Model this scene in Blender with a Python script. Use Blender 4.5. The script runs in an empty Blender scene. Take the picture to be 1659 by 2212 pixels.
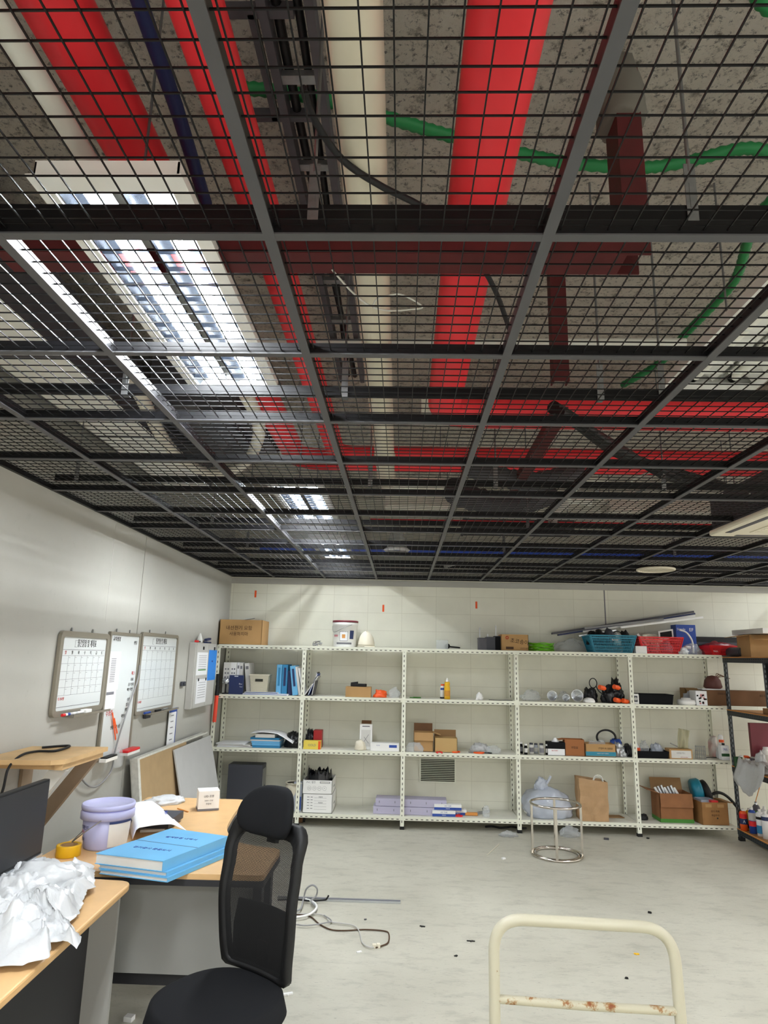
import bpy, bmesh, math, random
from mathutils import Vector, Matrix, noise, Euler
R = math.radians
PI = math.pi
random.seed(7)
SC = bpy.context.scene
COL = SC.collection

# ------------------------------------------------------------------ camera
FPX, PIT, YAW, ROL, CH = 1413.85, .2181, .0304, .0223, 1.7034
FW, FH = 1659.0, 2212.0
fwd = Vector((-math.sin(YAW)*math.cos(PIT), math.cos(YAW)*math.cos(PIT), math.sin(PIT)))
_r0 = Vector((math.cos(YAW), math.sin(YAW), 0)); _u0 = _r0.cross(fwd)
rgt = _r0*math.cos(ROL) + _u0*math.sin(ROL)
upv = -_r0*math.sin(ROL) + _u0*math.cos(ROL)
EYE = Vector((0, 0, CH))
cam = bpy.data.cameras.new('camera'); co = bpy.data.objects.new('camera', cam); COL.objects.link(co)
co.matrix_world = Matrix.Translation(EYE) @ Matrix((rgt, upv, -fwd)).transposed().to_4x4()
cam.sensor_fit = 'HORIZONTAL'; cam.sensor_width = 36.0; cam.lens = FPX/FW*36.0
cam.clip_start = .02; cam.clip_end = 100
SC.camera = co

# ------------------------------------------------------------------ world, exposure, lamp strengths
wd = bpy.data.worlds.new('world'); SC.world = wd; wd.use_nodes = True
wd.node_tree.nodes['Background'].inputs[0].default_value = (1.0, .97, .88, 1)
wd.node_tree.nodes['Background'].inputs[1].default_value = .75   # added ambient fill, let in where the right and rear walls are left out
SC.view_settings.view_transform = 'Standard'; SC.view_settings.look = 'None'
SC.view_settings.exposure = 1.4; SC.view_settings.gamma = 1.0
SC.view_settings.use_curve_mapping = False
TUBE_POWER = 118.0          # emission strength of the lit fluorescent tubes

# measuring helpers: a direction seen from the camera, met with a real plane
def ray(px, py): return fwd + rgt*((px-FW/2)/FPX) + upv*((FH/2-py)/FPX)
def onZ(px, py, z): d = ray(px, py); return EYE + d*((z-CH)/d.z)
def onY(px, py, y): d = ray(px, py); return EYE + d*(y/d.y)
def onX(px, py, x): d = ray(px, py); return EYE + d*(x/d.x)
def rowof(p): d = Vector(p)-EYE; return FH/2 - FPX*(d.dot(upv)/d.dot(fwd))
def sx(px, y, z):
    x = 0
    for _ in range(4): x = onY(px, rowof((x, y, z)), y).x
    return x

# ------------------------------------------------------------------ materials
def lin(c): return c/12.92 if c <= .04045 else ((c+.055)/1.055)**2.4
def hexc(h):
    h = h.lstrip('#'); return tuple(lin(int(h[i:i+2], 16)/255) for i in (0, 2, 4))
MATS = {}; M = {}
def mat(name, col, rough=.6, metal=0.0, var=.0, vscale=8.0, bump=0.0, bscale=60.0, col2=None, alpha=1.0, trans=0.0, spec=.5, emit=0.0, ior=1.45):
    if name in MATS: return MATS[name]
    m = bpy.data.materials.new(name); m.use_nodes = True; nt = m.node_tree; b = nt.nodes['Principled BSDF']
    c = hexc(col) if isinstance(col, str) else col
    b.inputs['Base Color'].default_value = (*c, 1); b.inputs['Roughness'].default_value = rough
    b.inputs['Metallic'].default_value = metal; b.inputs['Specular IOR Level'].default_value = spec
    b.inputs['Alpha'].default_value = alpha; b.inputs['Transmission Weight'].default_value = trans
    b.inputs['IOR'].default_value = ior
    if emit: b.inputs['Emission Color'].default_value = (*c, 1); b.inputs['Emission Strength'].default_value = emit
    tc = nt.nodes.new('ShaderNodeTexCoord')
    if var or col2:
        n = nt.nodes.new('ShaderNodeTexNoise'); n.inputs['Scale'].default_value = vscale; n.inputs['Detail'].default_value = 5
        nt.links.new(tc.outputs['Object'], n.inputs['Vector'])
        r = nt.nodes.new('ShaderNodeValToRGB'); e = r.color_ramp.elements
        c2 = hexc(col2) if col2 else tuple(x*(1-var) for x in c)
        e[0].position = .35; e[0].color = (*c2, 1); e[1].position = .65; e[1].color = (*(tuple(min(1, x*(1+var*.4)) for x in c)), 1)
        nt.links.new(n.outputs['Fac'], r.inputs['Fac']); nt.links.new(r.outputs['Color'], b.inputs['Base Color'])
    if bump:
        n2 = nt.nodes.new('ShaderNodeTexNoise'); n2.inputs['Scale'].default_value = bscale; n2.inputs['Detail'].default_value = 4
        nt.links.new(tc.outputs['Object'], n2.inputs['Vector'])
        bp = nt.nodes.new('ShaderNodeBump'); bp.inputs['Strength'].default_value = bump; bp.inputs['Distance'].default_value = .01
        nt.links.new(n2.outputs['Fac'], bp.inputs['Height']); nt.links.new(bp.outputs['Normal'], b.inputs['Normal'])
    MATS[name] = m; M[name] = m
    return m
def dm(key, *a, **k): M[key] = mat(key, *a, **k); return M[key]
dm('bar', '#0b0b0e', .45, spec=.35); dm('barcap', '#4b4b4e', .5, var=.08); dm('wire', '#0b0b0d', .45, spec=.3); dm('carrier', '#060609', .5, spec=.3)
dm('galv', '#8e9092', .4, .8, var=.2, vscale=30); dm('rod', '#8a8c8e', .35, .8)
dm('red', '#f23640', .42, var=.06, vscale=4); dm('reddark', '#551518', .6, var=.2, vscale=12)
dm('pvc', '#dad3bf', .35, var=.06, vscale=3); dm('pvcwhite', '#dcdcd4', .4); dm('blue', '#3a64e6', .5)
dm('navy', '#22305c', .5); dm('green', '#1f7f45', .5); dm('blackcable', '#111114', .5); dm('ductwhite', '#f2f4f0', .6, var=.04)
dm('ductgrey', '#57565c', .6, .2, var=.1, vscale=20); dm('fix', '#f2f2ee', .35); dm('reflector', '#2b3038', .25, .9)
dm('tubeoff', '#f8f7ee', .3); dm('hose', '#e8e5d8', .5, var=.1)
dm('shelfwhite', '#e6e7d8', .42, var=.05, vscale=3); dm('slot', '#34342c', .7); dm('shelfdust', '#dcdbd0', .6, var=.1, vscale=5)
dm('rackdark', '#2b3238', .45); dm('rackslot', '#7c868c', .5); dm('rackslot2', '#0c0e10', .6); dm('particle', '#a4794c', .7, var=.2, vscale=60); dm('woodedge', '#d08c45', .6)
dm('rubber', '#141414', .7)
dm('card', '#b08a5a', .75, var=.07, vscale=6); dm('card2', '#9c7850', .75, var=.1, vscale=9); dm('carddark', '#6f4f34', .8, var=.1); dm('cardin', '#8a6a45', .8)
dm('ink', '#1b1815', .8); dm('inkbrown', '#4b3524', .8); dm('inkred', '#b8322c', .7); dm('inkblue', '#2c3f98', .6); dm('inkgrey', '#74747a', .7)
dm('white', '#e8e8e6', .5); dm('whitegloss', '#f6f6f3', .25); dm('paper', '#e6e7ea', .7); dm('paper2', '#d4d3cf', .7, var=.05)
dm('black', '#0e0e10', .6); dm('blackmatte', '#141518', .9, spec=.25); dm('blackbag', '#16171c', .28, bump=.2, bscale=30)
dm('grey', '#8f8f90', .5); dm('greydark', '#3d3f47', .55); dm('greylight', '#b9b8b4', .5)
dm('skyblue', '#68aedb', .5, var=.06, vscale=5); dm('skyblue2', '#2f7fae', .5); dm('bluebox', '#2b4c9e', .5)
dm('teal', '#1d7d97', .4); dm('redplastic', '#d9252b', .38); dm('orange', '#ea5a1e', .45); dm('yellow', '#e6b422', .4); dm('greenbright', '#6dbb22', .4)
dm('limegreen', '#3e7d2c', .6); dm('chrome', '#cfc9c0', .14, 1.0); dm('steel', '#9a9c9e', .35, .9)
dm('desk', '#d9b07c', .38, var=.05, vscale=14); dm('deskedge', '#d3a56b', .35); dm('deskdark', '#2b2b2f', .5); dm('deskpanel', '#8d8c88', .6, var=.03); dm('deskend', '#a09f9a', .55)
dm('lilac', '#b1b2d6', .38, var=.03); dm('lilacdark', '#8685bd', .4)
dm('clear', '#dfe4e8', .1, alpha=.28, spec=.8, bump=.25, bscale=40); dm('clearbag', '#ccd4e4', .16, alpha=.66, spec=.7, bump=.3, bscale=25)
dm('whitefilm', '#c9cbcd', .28, bump=.35, bscale=26, alpha=.96)
dm('boardface', '#cdd2d3', .18); dm('boardframe', '#8c867a', .4, .3); dm('kraft', '#b08e68', .7, var=.08, vscale=12, bump=.3, bscale=14)
dm('screen', '#26272a', .45); dm('creamplastic', '#e0d9c6', .5); dm('plasterboard', '#b3b3b2', .8, var=.03); dm('plasterbrown', '#a98f6a', .8, var=.06, vscale=10)
dm('plasteredge', '#cfcec6', .8, var=.1, vscale=40); dm('timber', '#c8a677', .6, var=.12, vscale=9); dm('timberpale', '#c8c7c0', .6, var=.08); dm('timberbrown', '#94816b', .7, var=.1)
dm('ivorypaint', '#b9b49f', .38, var=.05, vscale=6); dm('rust', '#8a4a22', .8, var=.3, vscale=90)
dm('silver', '#c4c8cc', .25, .8); dm('foil', '#c9ccd2', .25, .7, bump=.5, bscale=30)
dm('brownbag', '#5b3430', .6); dm('glassy', '#cfd6d6', .1, alpha=.45); dm('tape', '#d8a818', .35); dm('signorange', '#e0531e', .6)
dm('batonred', '#ef4a32', .35); dm('concretefoam', '#6b6860', .9)

def nodes_of(name, rough=.7):
    m = bpy.data.materials.new(name); m.use_nodes = True; nt = m.node_tree
    b = nt.nodes['Principled BSDF']; b.inputs['Roughness'].default_value = rough; M[name] = m
    tc = nt.nodes.new('ShaderNodeTexCoord')
    return m, nt, b, tc
def nz(nt, vec, scale, detail=5, rough=.55, stretch=None):
    if stretch:
        mp = nt.nodes.new('ShaderNodeMapping'); mp.inputs['Scale'].default_value = stretch; nt.links.new(vec, mp.inputs['Vector']); vec = mp.outputs['Vector']
    n = nt.nodes.new('ShaderNodeTexNoise'); n.inputs['Scale'].default_value = scale; n.inputs['Detail'].default_value = detail
    n.inputs['Roughness'].default_value = rough; nt.links.new(vec, n.inputs['Vector']); return n.outputs['Fac']
def ramp(nt, fac, stops):
    r = nt.nodes.new('ShaderNodeValToRGB'); e = r.color_ramp.elements
    while len(e) < len(stops): e.new(.5)
    for i, (p, c) in enumerate(stops):
        e[i].position = p; e[i].color = (*(hexc(c) if isinstance(c, str) else (c, c, c)), 1)
    nt.links.new(fac, r.inputs['Fac']); return r.outputs['Color']
def mul(nt, a, b, fac=1.0):
    x = nt.nodes.new('ShaderNodeMix'); x.data_type = 'RGBA'; x.blend_type = 'MULTIPLY'; x.inputs[0].default_value = fac
    nt.links.new(a, x.inputs[6]); nt.links.new(b, x.inputs[7]); return x.outputs[2]
def bumpn(nt, b, h, s, d=.01):
    x = nt.nodes.new('ShaderNodeBump'); x.inputs['Strength'].default_value = s; x.inputs['Distance'].default_value = d
    nt.links.new(h, x.inputs['Height']); nt.links.new(x.outputs['Normal'], b.inputs['Normal'])
# floor: pale painted concrete, scuffed
m, nt, b, tc = nodes_of('floor', .55)
o = tc.outputs['Object']
c1 = ramp(nt, nz(nt, o, 1.1, 6), [(.3, '#b0ad9f'), (.7, '#c3c0b2')])
c2 = ramp(nt, nz(nt, o, 5, 8, .7, (1, 2.4, 1)), [(.36, .84), (.5, 1.0)])
c3 = ramp(nt, nz(nt, o, 38, 6, .75, (.6, 2, 1)), [(.33, .5), (.42, 1.0)])
c4 = ramp(nt, nz(nt, o, 150, 3, .6), [(.26, .78), (.36, 1.0)])
nt.links.new(mul(nt, mul(nt, mul(nt, c1, c2), c3, .7), c4, .8), b.inputs['Base Color'])
bumpn(nt, b, nz(nt, o, 60, 4), .08)
# side wall
m, nt, b, tc = nodes_of('wallpaint', .65)
o = tc.outputs['Object']
nt.links.new(mul(nt, ramp(nt, nz(nt, o, .9, 5), [(.3, '#a5a49d'), (.7, '#afaea7')]), ramp(nt, nz(nt, o, 14, 6, .7), [(.28, .93), (.4, 1.0)])), b.inputs['Base Color'])
bumpn(nt, b, nz(nt, o, 25, 4), .06)
# block wall with painted joints
m, nt, b, tc = nodes_of('blockwall', .65)
o = tc.outputs['Object']
sp = nt.nodes.new('ShaderNodeSeparateXYZ'); nt.links.new(o, sp.inputs[0]); cb = nt.nodes.new('ShaderNodeCombineXYZ')
nt.links.new(sp.outputs['X'], cb.inputs['X']); nt.links.new(sp.outputs['Z'], cb.inputs['Y'])
bk = nt.nodes.new('ShaderNodeTexBrick'); bk.offset = 0; bk.inputs['Scale'].default_value = 1; bk.inputs['Brick Width'].default_value = .395
bk.inputs['Row Height'].default_value = .2; bk.inputs['Mortar Size'].default_value = .003; bk.inputs['Mortar Smooth'].default_value = .4
bk.inputs['Color1'].default_value = (*hexc('#dfdecf'), 1); bk.inputs['Color2'].default_value = (*hexc('#dbdacb'), 1); bk.inputs['Mortar'].default_value = (*hexc('#cbc9b9'), 1)
nt.links.new(cb.outputs[0], bk.inputs['Vector'])
nt.links.new(mul(nt, bk.outputs['Color'], ramp(nt, nz(nt, o, 3, 6, .6), [(.3, .93), (.6, 1.0)])), b.inputs['Base Color'])
bumpn(nt, b, bk.outputs['Fac'], -.25, .006)
# sprayed slab
m, nt, b, tc = nodes_of('slab', .95)
o = tc.outputs['Object']
n1 = nz(nt, o, 16, 8, .75)
vo = nt.nodes.new('ShaderNodeTexVoronoi'); vo.inputs['Scale'].default_value = 30; nt.links.new(o, vo.inputs['Vector'])
c1 = ramp(nt, n1, [(.34, '#8a8376'), (.46, '#efe9db'), (.7, '#f5f0e4')])
nt.links.new(mul(nt, c1, ramp(nt, nz(nt, o, 42, 4, .8), [(.35, .25), (.45, 1.0)]), .95), b.inputs['Base Color'])
bumpn(nt, b, n1, 1.0, .07)
# mesh cloth of the chair: woven holes
m, nt, b, tc = nodes_of('chairmesh', .8)
b.inputs['Base Color'].default_value = (*hexc('#111113'), 1)
wv = []
for ax in ('X', 'Z'):
    s = nt.nodes.new('ShaderNodeSeparateXYZ'); nt.links.new(tc.outputs['Object'], s.inputs[0])
    a = nt.nodes.new('ShaderNodeMath'); a.operation = 'MULTIPLY'; a.inputs[1].default_value = 333; nt.links.new(s.outputs[ax], a.inputs[0])
    f = nt.nodes.new('ShaderNodeMath'); f.operation = 'FRACT'; nt.links.new(a.outputs[0], f.inputs[0])
    g = nt.nodes.new('ShaderNodeMath'); g.operation = 'LESS_THAN'; g.inputs[1].default_value = .6; nt.links.new(f.outputs[0], g.inputs[0]); wv.append(g)
mx = nt.nodes.new('ShaderNodeMath'); mx.operation = 'MAXIMUM'; nt.links.new(wv[0].outputs[0], mx.inputs[0]); nt.links.new(wv[1].outputs[0], mx.inputs[1])
nt.links.new(mx.outputs[0], b.inputs['Alpha'])
# painted tube with rust flecks
m, nt, b, tc = nodes_of('rustpaint', .4)
o = tc.outputs['Object']
nt.links.new(ramp(nt, nz(nt, o, 9, 8, .75), [(.31, '#6e3f20'), (.34, '#8c7350'), (.36, '#b9b49f')]), b.inputs['Base Color'])
m, nt, b, tc = nodes_of('rustypaint', .55)
o = tc.outputs['Object']
nt.links.new(ramp(nt, nz(nt, o, 16, 8, .75), [(.38, '#7c421c'), (.43, '#97754c'), (.48, '#b7b19b')]), b.inputs['Base Color'])
# lit tube
m = bpy.data.materials.new('litlamp'); m.use_nodes = True; b = m.node_tree.nodes['Principled BSDF']
b.inputs['Base Color'].default_value = (.9, .9, .9, 1); b.inputs['Emission Color'].default_value = (.93, .975, 1.0, 1); b.inputs['Emission Strength'].default_value = TUBE_POWER; M['lit'] = m
m = m.copy(); m.name = 'litlamp_dim'; m.node_tree.nodes['Principled BSDF'].inputs['Emission Strength'].default_value = TUBE_POWER*.45; M['lit_dim'] = m  # same tube at reduced strength, to tone down the wall beside it

# ------------------------------------------------------------------ mesh building
class MB:
    def __init__(s): s.v = []; s.f = []; s.mi = []; s.sm = []; s.cur = 0; s.T = None
    def add(s, vs, fs, smooth=False):
        n = len(s.v)
        for p in vs:
            p = Vector(p); s.v.append(s.T @ p if s.T else p)
        for f in fs: s.f.append(tuple(i+n for i in f)); s.mi.append(s.cur); s.sm.append(smooth)
        return s
    def box(s, x0, x1, y0, y1, z0, z1):
        return s.add([(x0,y0,z0),(x1,y0,z0),(x1,y1,z0),(x0,y1,z0),(x0,y0,z1),(x1,y0,z1),(x1,y1,z1),(x0,y1,z1)],
                     [(0,3,2,1),(4,5,6,7),(0,1,5,4),(1,2,6,5),(2,3,7,6),(3,0,4,7)])
    def bar(s, a, b, w, h, up=(0,0,1)):
        a = Vector(a); b = Vector(b); d = (b-a).normalized(); u = Vector(up)
        if abs(d.dot(u)) > .98: u = Vector((0, 1, 0))
        r = d.cross(u).normalized()*w/2; u = r.cross(d).normalized()*h/2
        vs = [a-r-u, a+r-u, a+r+u, a-r+u, b-r-u, b+r-u, b+r+u, b-r+u]
        return s.add(vs, [(0,1,2,3),(7,6,5,4),(0,4,5,1),(1,5,6,2),(2,6,7,3),(3,7,4,0)])
    def tube(s, pts, r, n=10, caps=True, closed=False):
        pts = [Vector(p) for p in pts]; k = len(pts); rs = r if isinstance(r, (list, tuple)) else [r]*k
        vs = []; t0 = (pts[1]-pts[0]).normalized(); u = t0.orthogonal().normalized()
        for i, p in enumerate(pts):
            if closed: t = (pts[(i+1) % k]-pts[i-1]).normalized()
            else: t = ((pts[min(i+1, k-1)]-pts[max(i-1, 0)])).normalized()
            u = (u - t*u.dot(t)).normalized(); w = t.cross(u)
            for j in range(n):
                a = 2*PI*j/n; vs.append(p + (u*math.cos(a)+w*math.sin(a))*rs[i])
        fs = []
        for i in range(k if closed else k-1):
            for j in range(n):
                a = i*n+j; b = i*n+(j+1) % n; c = ((i+1) % k)*n+(j+1) % n; d = ((i+1) % k)*n+j; fs.append((a, b, c, d))
        s.add(vs, fs, True)
        if caps and not closed: s.add(vs[:n], [tuple(range(n))[::-1]]); s.add(vs[-n:], [tuple(range(n))])
        return s
    def cyl(s, a, b, r, n=16, r2=None): return s.tube([a, b], [r, r if r2 is None else r2], n)
    def lathe(s, prof, n=28, c=(0,0,0)):
        vs = []; fs = []
        for (r, z) in prof:
            for j in range(n): a = 2*PI*j/n; vs.append((c[0]+r*math.cos(a), c[1]+r*math.sin(a), c[2]+z))
        for i in range(len(prof)-1):
            for j in range(n): fs.append((i*n+j, i*n+(j+1) % n, (i+1)*n+(j+1) % n, (i+1)*n+j))
        return s.add(vs, fs, True)
    def prism(s, pts, z0, z1):
        n = len(pts)
        return s.add([(x, y, z0) for x, y in pts]+[(x, y, z1) for x, y in pts],
                     [tuple(range(n))[::-1], tuple(range(n, 2*n))]+[(i, (i+1) % n, n+(i+1) % n, n+i) for i in range(n)])
    def sphere(s, c, r, nu=16, nv=10, sc=(1,1,1), v0=0, v1=1):
        vs = []; fs = []
        for i in range(nv+1):
            t = PI*(v0+(v1-v0)*i/nv)
            for j in range(nu): a = 2*PI*j/nu; vs.append((c[0]+r*sc[0]*math.sin(t)*math.cos(a), c[1]+r*sc[1]*math.sin(t)*math.sin(a), c[2]+r*sc[2]*math.cos(t)))
        for i in range(nv):
            for j in range(nu): fs.append((i*nu+j, (i+1)*nu+j, (i+1)*nu+(j+1) % nu, i*nu+(j+1) % nu))
        return s.add(vs, fs, True)
    def grid(s, fn, nu, nv, smooth=True):
        vs = [fn(i/nu, j/nv) for j in range(nv+1) for i in range(nu+1)]
        fs = [(j*(nu+1)+i, j*(nu+1)+i+1, (j+1)*(nu+1)+i+1, (j+1)*(nu+1)+i) for j in range(nv) for i in range(nu)]
        return s.add(vs, fs, smooth)
    def build(s, name, m, parent=None, loc=None, bevel=0, solid=0, sub=0):
        me = bpy.data.meshes.new(name); me.from_pydata([tuple(v) for v in s.v], [], s.f)
        for q in (m if isinstance(m, (list, tuple)) else [m]): me.materials.append(M[q] if isinstance(q, str) else q)
        me.polygons.foreach_set('material_index', s.mi); me.polygons.foreach_set('use_smooth', s.sm)
        me.validate(); me.update()
        o = bpy.data.objects.new(name, me); COL.objects.link(o)
        if parent: o.parent = parent
        if loc: o.location = loc
        if solid: q = o.modifiers.new('s', 'SOLIDIFY'); q.thickness = solid; q.offset = 0
        if bevel: q = o.modifiers.new('b', 'BEVEL'); q.width = bevel; q.segments = 2; q.limit_method = 'ANGLE'
        if sub: q = o.modifiers.new('u', 'SUBSURF'); q.levels = sub; q.render_levels = sub
        return o
USED = set()
def tag(o, label, cat, group=None, kind=None):
    if cat: o['label'] = label; o['category'] = cat
    if group: o['group'] = group
    if kind: o['kind'] = kind
    if label in USED and not group: print('DUPLICATE LABEL', label)
    USED.add(label)
    return o
def thing(name, label, cat, loc=(0,0,0), rz=0, group=None):
    o = bpy.data.objects.new(name, None); COL.objects.link(o); o.location = loc; o.rotation_euler = (0, 0, rz); o.empty_display_size = .05
    return tag(o, label, cat, group)
def struct(o, label=None):
    o['kind'] = 'structure'
    if label: o['label'] = label
    return o
def dup(o, parent=None):
    c = o.copy(); COL.objects.link(c)
    if parent: c.parent = parent
    for ch in [x for x in COL.objects if x.parent == o]: dup(ch, c)
    return c
PENDING = []
def text(body, size, m, parent, loc, rot=(PI/2,0,0), name='printed_text', align='CENTER', depth=.0004, sxy=(1,1)):
    """lettering: collected here, turned into meshes in one go by flush_text()"""
    cu = bpy.data.curves.new('lettering', 'FONT'); cu.body = body; cu.size = size; cu.align_x = align; cu.align_y = 'CENTER'; cu.extrude = depth; cu.resolution_u = 3
    t = bpy.data.objects.new('lettering', cu); COL.objects.link(t); PENDING.append((t, m, parent, loc, rot, name, sxy))
def flush_text():
    dg = bpy.context.evaluated_depsgraph_get(); made = []
    for t, m, parent, loc, rot, name, sxy in PENDING:
        me = bpy.data.meshes.new_from_object(t.evaluated_get(dg)); me.materials.clear(); me.materials.append(M[m]); made.append(me)
    for me, (t, m, parent, loc, rot, name, sxy) in zip(made, PENDING):
        bpy.data.objects.remove(t); me.name = name
        o = bpy.data.objects.new(name, me); COL.objects.link(o); o.parent = parent; o.location = loc; o.rotation_euler = rot; o.scale = (sxy[0], sxy[1], 1)
def fillet(pts, r, n=6):
    pts = [Vector(p) for p in pts]; out = [pts[0]]
    for i in range(1, len(pts)-1):
        a, b, c = pts[i-1], pts[i], pts[i+1]; u = (a-b); w = (c-b); k = min(r, u.length*.49, w.length*.49)
        p = b+u.normalized()*k; q = b+w.normalized()*k
        for j in range(n+1): t = j/n; out.append(p*(1-t)**2 + b*2*t*(1-t) + q*t*t)
    out.append(pts[-1]); return out
def spline(pts, n=8):
    P = [Vector(p) for p in pts]; out = []
    for i in range(len(P)-1):
        p0 = P[max(i-1, 0)]; p1 = P[i]; p2 = P[i+1]; p3 = P[min(i+2, len(P)-1)]
        for j in range(n):
            t = j/n; out.append(.5*((2*p1)+(p2-p0)*t+(2*p0-5*p1+4*p2-p3)*t*t+(3*p1-p0-3*p2+p3)*t**3))
    out.append(P[-1]); return out
def crumple(mb, c, w, d, h, seed=0, amp=.25, sub=4, flat=.35, fr=3.0):
    """a crumpled bag-like body standing on z=c[2]"""
    bm = bmesh.new(); bmesh.ops.create_icosphere(bm, subdivisions=sub, radius=1)
    off = Vector((seed*7.3, seed*3.1, seed*1.7)); vs = []
    for v in bm.verts:
        p = v.co.copy(); n = noise.noise(p*fr*.5+off)*.6+abs(noise.noise(p*fr+off))*.8-.25+.3*abs(noise.noise(p*fr*2.3+off))
        p = p*(1+amp*n)
        z = max(p.z, -flat); vs.append((c[0]+p.x*w/2, c[1]+p.y*d/2, c[2]+(z+flat)*h/(1+flat)))
    fs = [tuple(v.index for v in f.verts) for f in bm.faces]; bm.free()
    lo = [min(v[i] for v in vs) for i in range(3)]; hi = [max(v[i] for v in vs) for i in range(3)]; k = (w/(hi[0]-lo[0]), d/(hi[1]-lo[1]), h/(hi[2]-lo[2]))
    vs = [(c[0]+(v[0]-(lo[0]+hi[0])/2)*k[0], c[1]+(v[1]-(lo[1]+hi[1])/2)*k[1], c[2]+(v[2]-lo[2])*k[2]) for v in vs]
    return mb.add(vs, fs, True)
def star_sheet(mb, bnd, hf, rings=14, c=None):
    """a sheet filling a star-shaped outline of 3D points, hf(u,v,r)-> added height"""
    bnd = [Vector(p) for p in bnd]; n = len(bnd); c = c or sum(bnd, Vector())/n
    vs = [c + Vector((0, 0, hf(c.x, c.y, 0)))]
    for i in range(1, rings+1):
        t = i/rings
        for p in bnd: q = c.lerp(p, t); vs.append(q+Vector((0, 0, hf(q.x, q.y, t))))
    fs = [(0, 1+j, 1+(j+1) % n) for j in range(n)]
    for i in range(rings-1):
        for j in range(n): a = 1+i*n+j; b = 1+i*n+(j+1) % n; fs.append((a, a+n, b+n, b))
    return mb.add(vs, fs, True)
def dense(pts, step=.02, jit=0, seed=1):
    rnd = random.Random(seed); P = [Vector(p) for p in pts]; out = []
    for i, a in enumerate(P):
        b = P[(i+1) % len(P)]; k = max(1, int((b-a).length/step))
        for j in range(k): q = a.lerp(b, j/k); out.append(q+Vector((rnd.uniform(-jit, jit), rnd.uniform(-jit, jit), 0)))
    return out

# ================================================================== THE ROOM
XL, YB, ZG, ZS = -2.005, 7.642, 2.586, 3.55
XR, YF = 7.2, -4.0
struct(MB().box(XL-.1, XR, YF, YB+.1, -.1, 0).build('floor', 'floor'))
struct(MB().box(XL-.1, XR, YF, YB+.1, ZS, ZS+.1).build('ceiling', 'slab'), 'rough grey sprayed slab above the open mesh ceiling')
wl = struct(MB().box(XL-.1, XL, YF, YB, 0, ZS).build('wall_left', 'wallpaint'))
struct(MB().box(XL-.1, XR, YB, YB+.1, 0, ZS).build('wall_back', 'blockwall'))
struct(MB().box(XL+.0, XR, YB-.012, YB, ZG-.075, ZG-.01).build('trim_1', 'wallpaint'))
struct(MB().box(XL, XL+.006, 4.985, 5.03, 0, ZG).build('trim_2', 'wallpaint'), 'raised joint strip on the left wall')
struct(MB().box(2.325, 2.337, YB-.003, YB, 1.8, ZG).build('trim_3', 'inkgrey'), 'dark vertical joint in the back wall')
struct(MB().box(XL, XL+.0015, 4.432, 4.437, 1.9, ZG).build('trim_4', 'greylight'), 'hairline crack joint on the left wall')

# mesh ceiling: bars, carriers and wire panels
grid_root = struct(bpy.data.objects.new('ceiling', None), 'black wire mesh suspended ceiling in a grid of grey bars'); COL.objects.link(grid_root)
XS = [XL+.005]+[-1.5+.6*i for i in range(0, 15)]
TS = [-.46-.5643*k for k in range(5, 0, -1)]+[-.46, .11, .68, 1.25, 1.82, 2.399, 2.948, 3.557, 4.105, 4.657, 5.217, 5.799, 6.328, 6.9, 7.47]
def gbar(x0, x1, y0, y1, z):
    q = MB().box(x0, x1, y0, y1, z, z+.004); q.cur = 1; q.box(x0+.001, x1-.001, y0+.001, y1-.001, z+.004, z+.036); q.build('grid_bar', ['barcap', 'bar'], grid_root)
for x in XS[1:]: gbar(x-.0125, x+.0125, TS[0], YB-.002, ZG)
for y in TS: gbar(XL+.002, XR-.3, y-.012, y+.012, ZG+.0006)
MB().box(XL+.001, XL+.02, TS[0], YB-.002, ZG+.002, ZG+.03).build('edge_angle', 'bar', grid_root)
MB().box(XL+.001, XR-.3, YB-.022, YB-.001, ZG+.002, ZG+.03).build('edge_angle', 'bar', grid_root)
w = .0013
mb = MB()
for i in range(12): x = .0125+.05*i-.0125+.025; mb.box(x-w, x+w, 0, .5643, ZG+.012, ZG+.0152)
for j in range(12): y = (.5643/12)*(j+.5); mb.box(0, .6, y-w, y+w, ZG+.0152, ZG+.0184)
first = None
for i, x in enumerate(XS[:-1]):
    for j in range(5, len(TS)):
        y1 = TS[j+1] if j+1 < len(TS) else YB-.01
        if first is None: o = first = mb.build('wire_panel', 'wire', grid_root)
        else: o = first.copy(); COL.objects.link(o)
        o.location = (x, TS[j], 0); o.scale = ((XS[i+1]-x)/.6, (y1-TS[j])/.5643, 1)
grid_root.name = 'ceiling_grid'
# carriers and hangers
for Y in (.15, 1.277, 2.276, 3.554, 4.68, 5.8, 6.95):
    MB().box(XL+.02, 6.6, Y-.012, Y+.012, 2.645, 2.68).build('carrier_channel', 'carrier', grid_root)
HG = [(678, 470, 1.277), (1490, 462, 1.277), (273, 838, 2.276), (745, 845, 2.276), (1295, 845, 2.276), (1427, 850, 2.276), (168, 1020, 3.554), (800, 1030, 3.554), (1070, 1040, 3.554), (1432, 1045, 3.554)]
for px, py, Y in HG:
    x = sx(px, Y, 2.66)
    h = thing('ceiling_hanger', 'galvanised hanger rod with slotted bracket carrying a black ceiling channel', 'hanger', (x, Y-.014, 2.641), 0, 'hangers of the mesh ceiling')
    MB().box(-.012, .012, -.003, 0, 0, .14).box(-.012, .012, -.003, .03, -.003, 0).box(-.004, .004, -.0045, -.003, .03, .09).build('bracket', 'galv', h)
    MB().cyl((0, 0, .12), (0, 0, ZS-2.634), .0045, 8).build('rod', 'rod', h)
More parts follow.
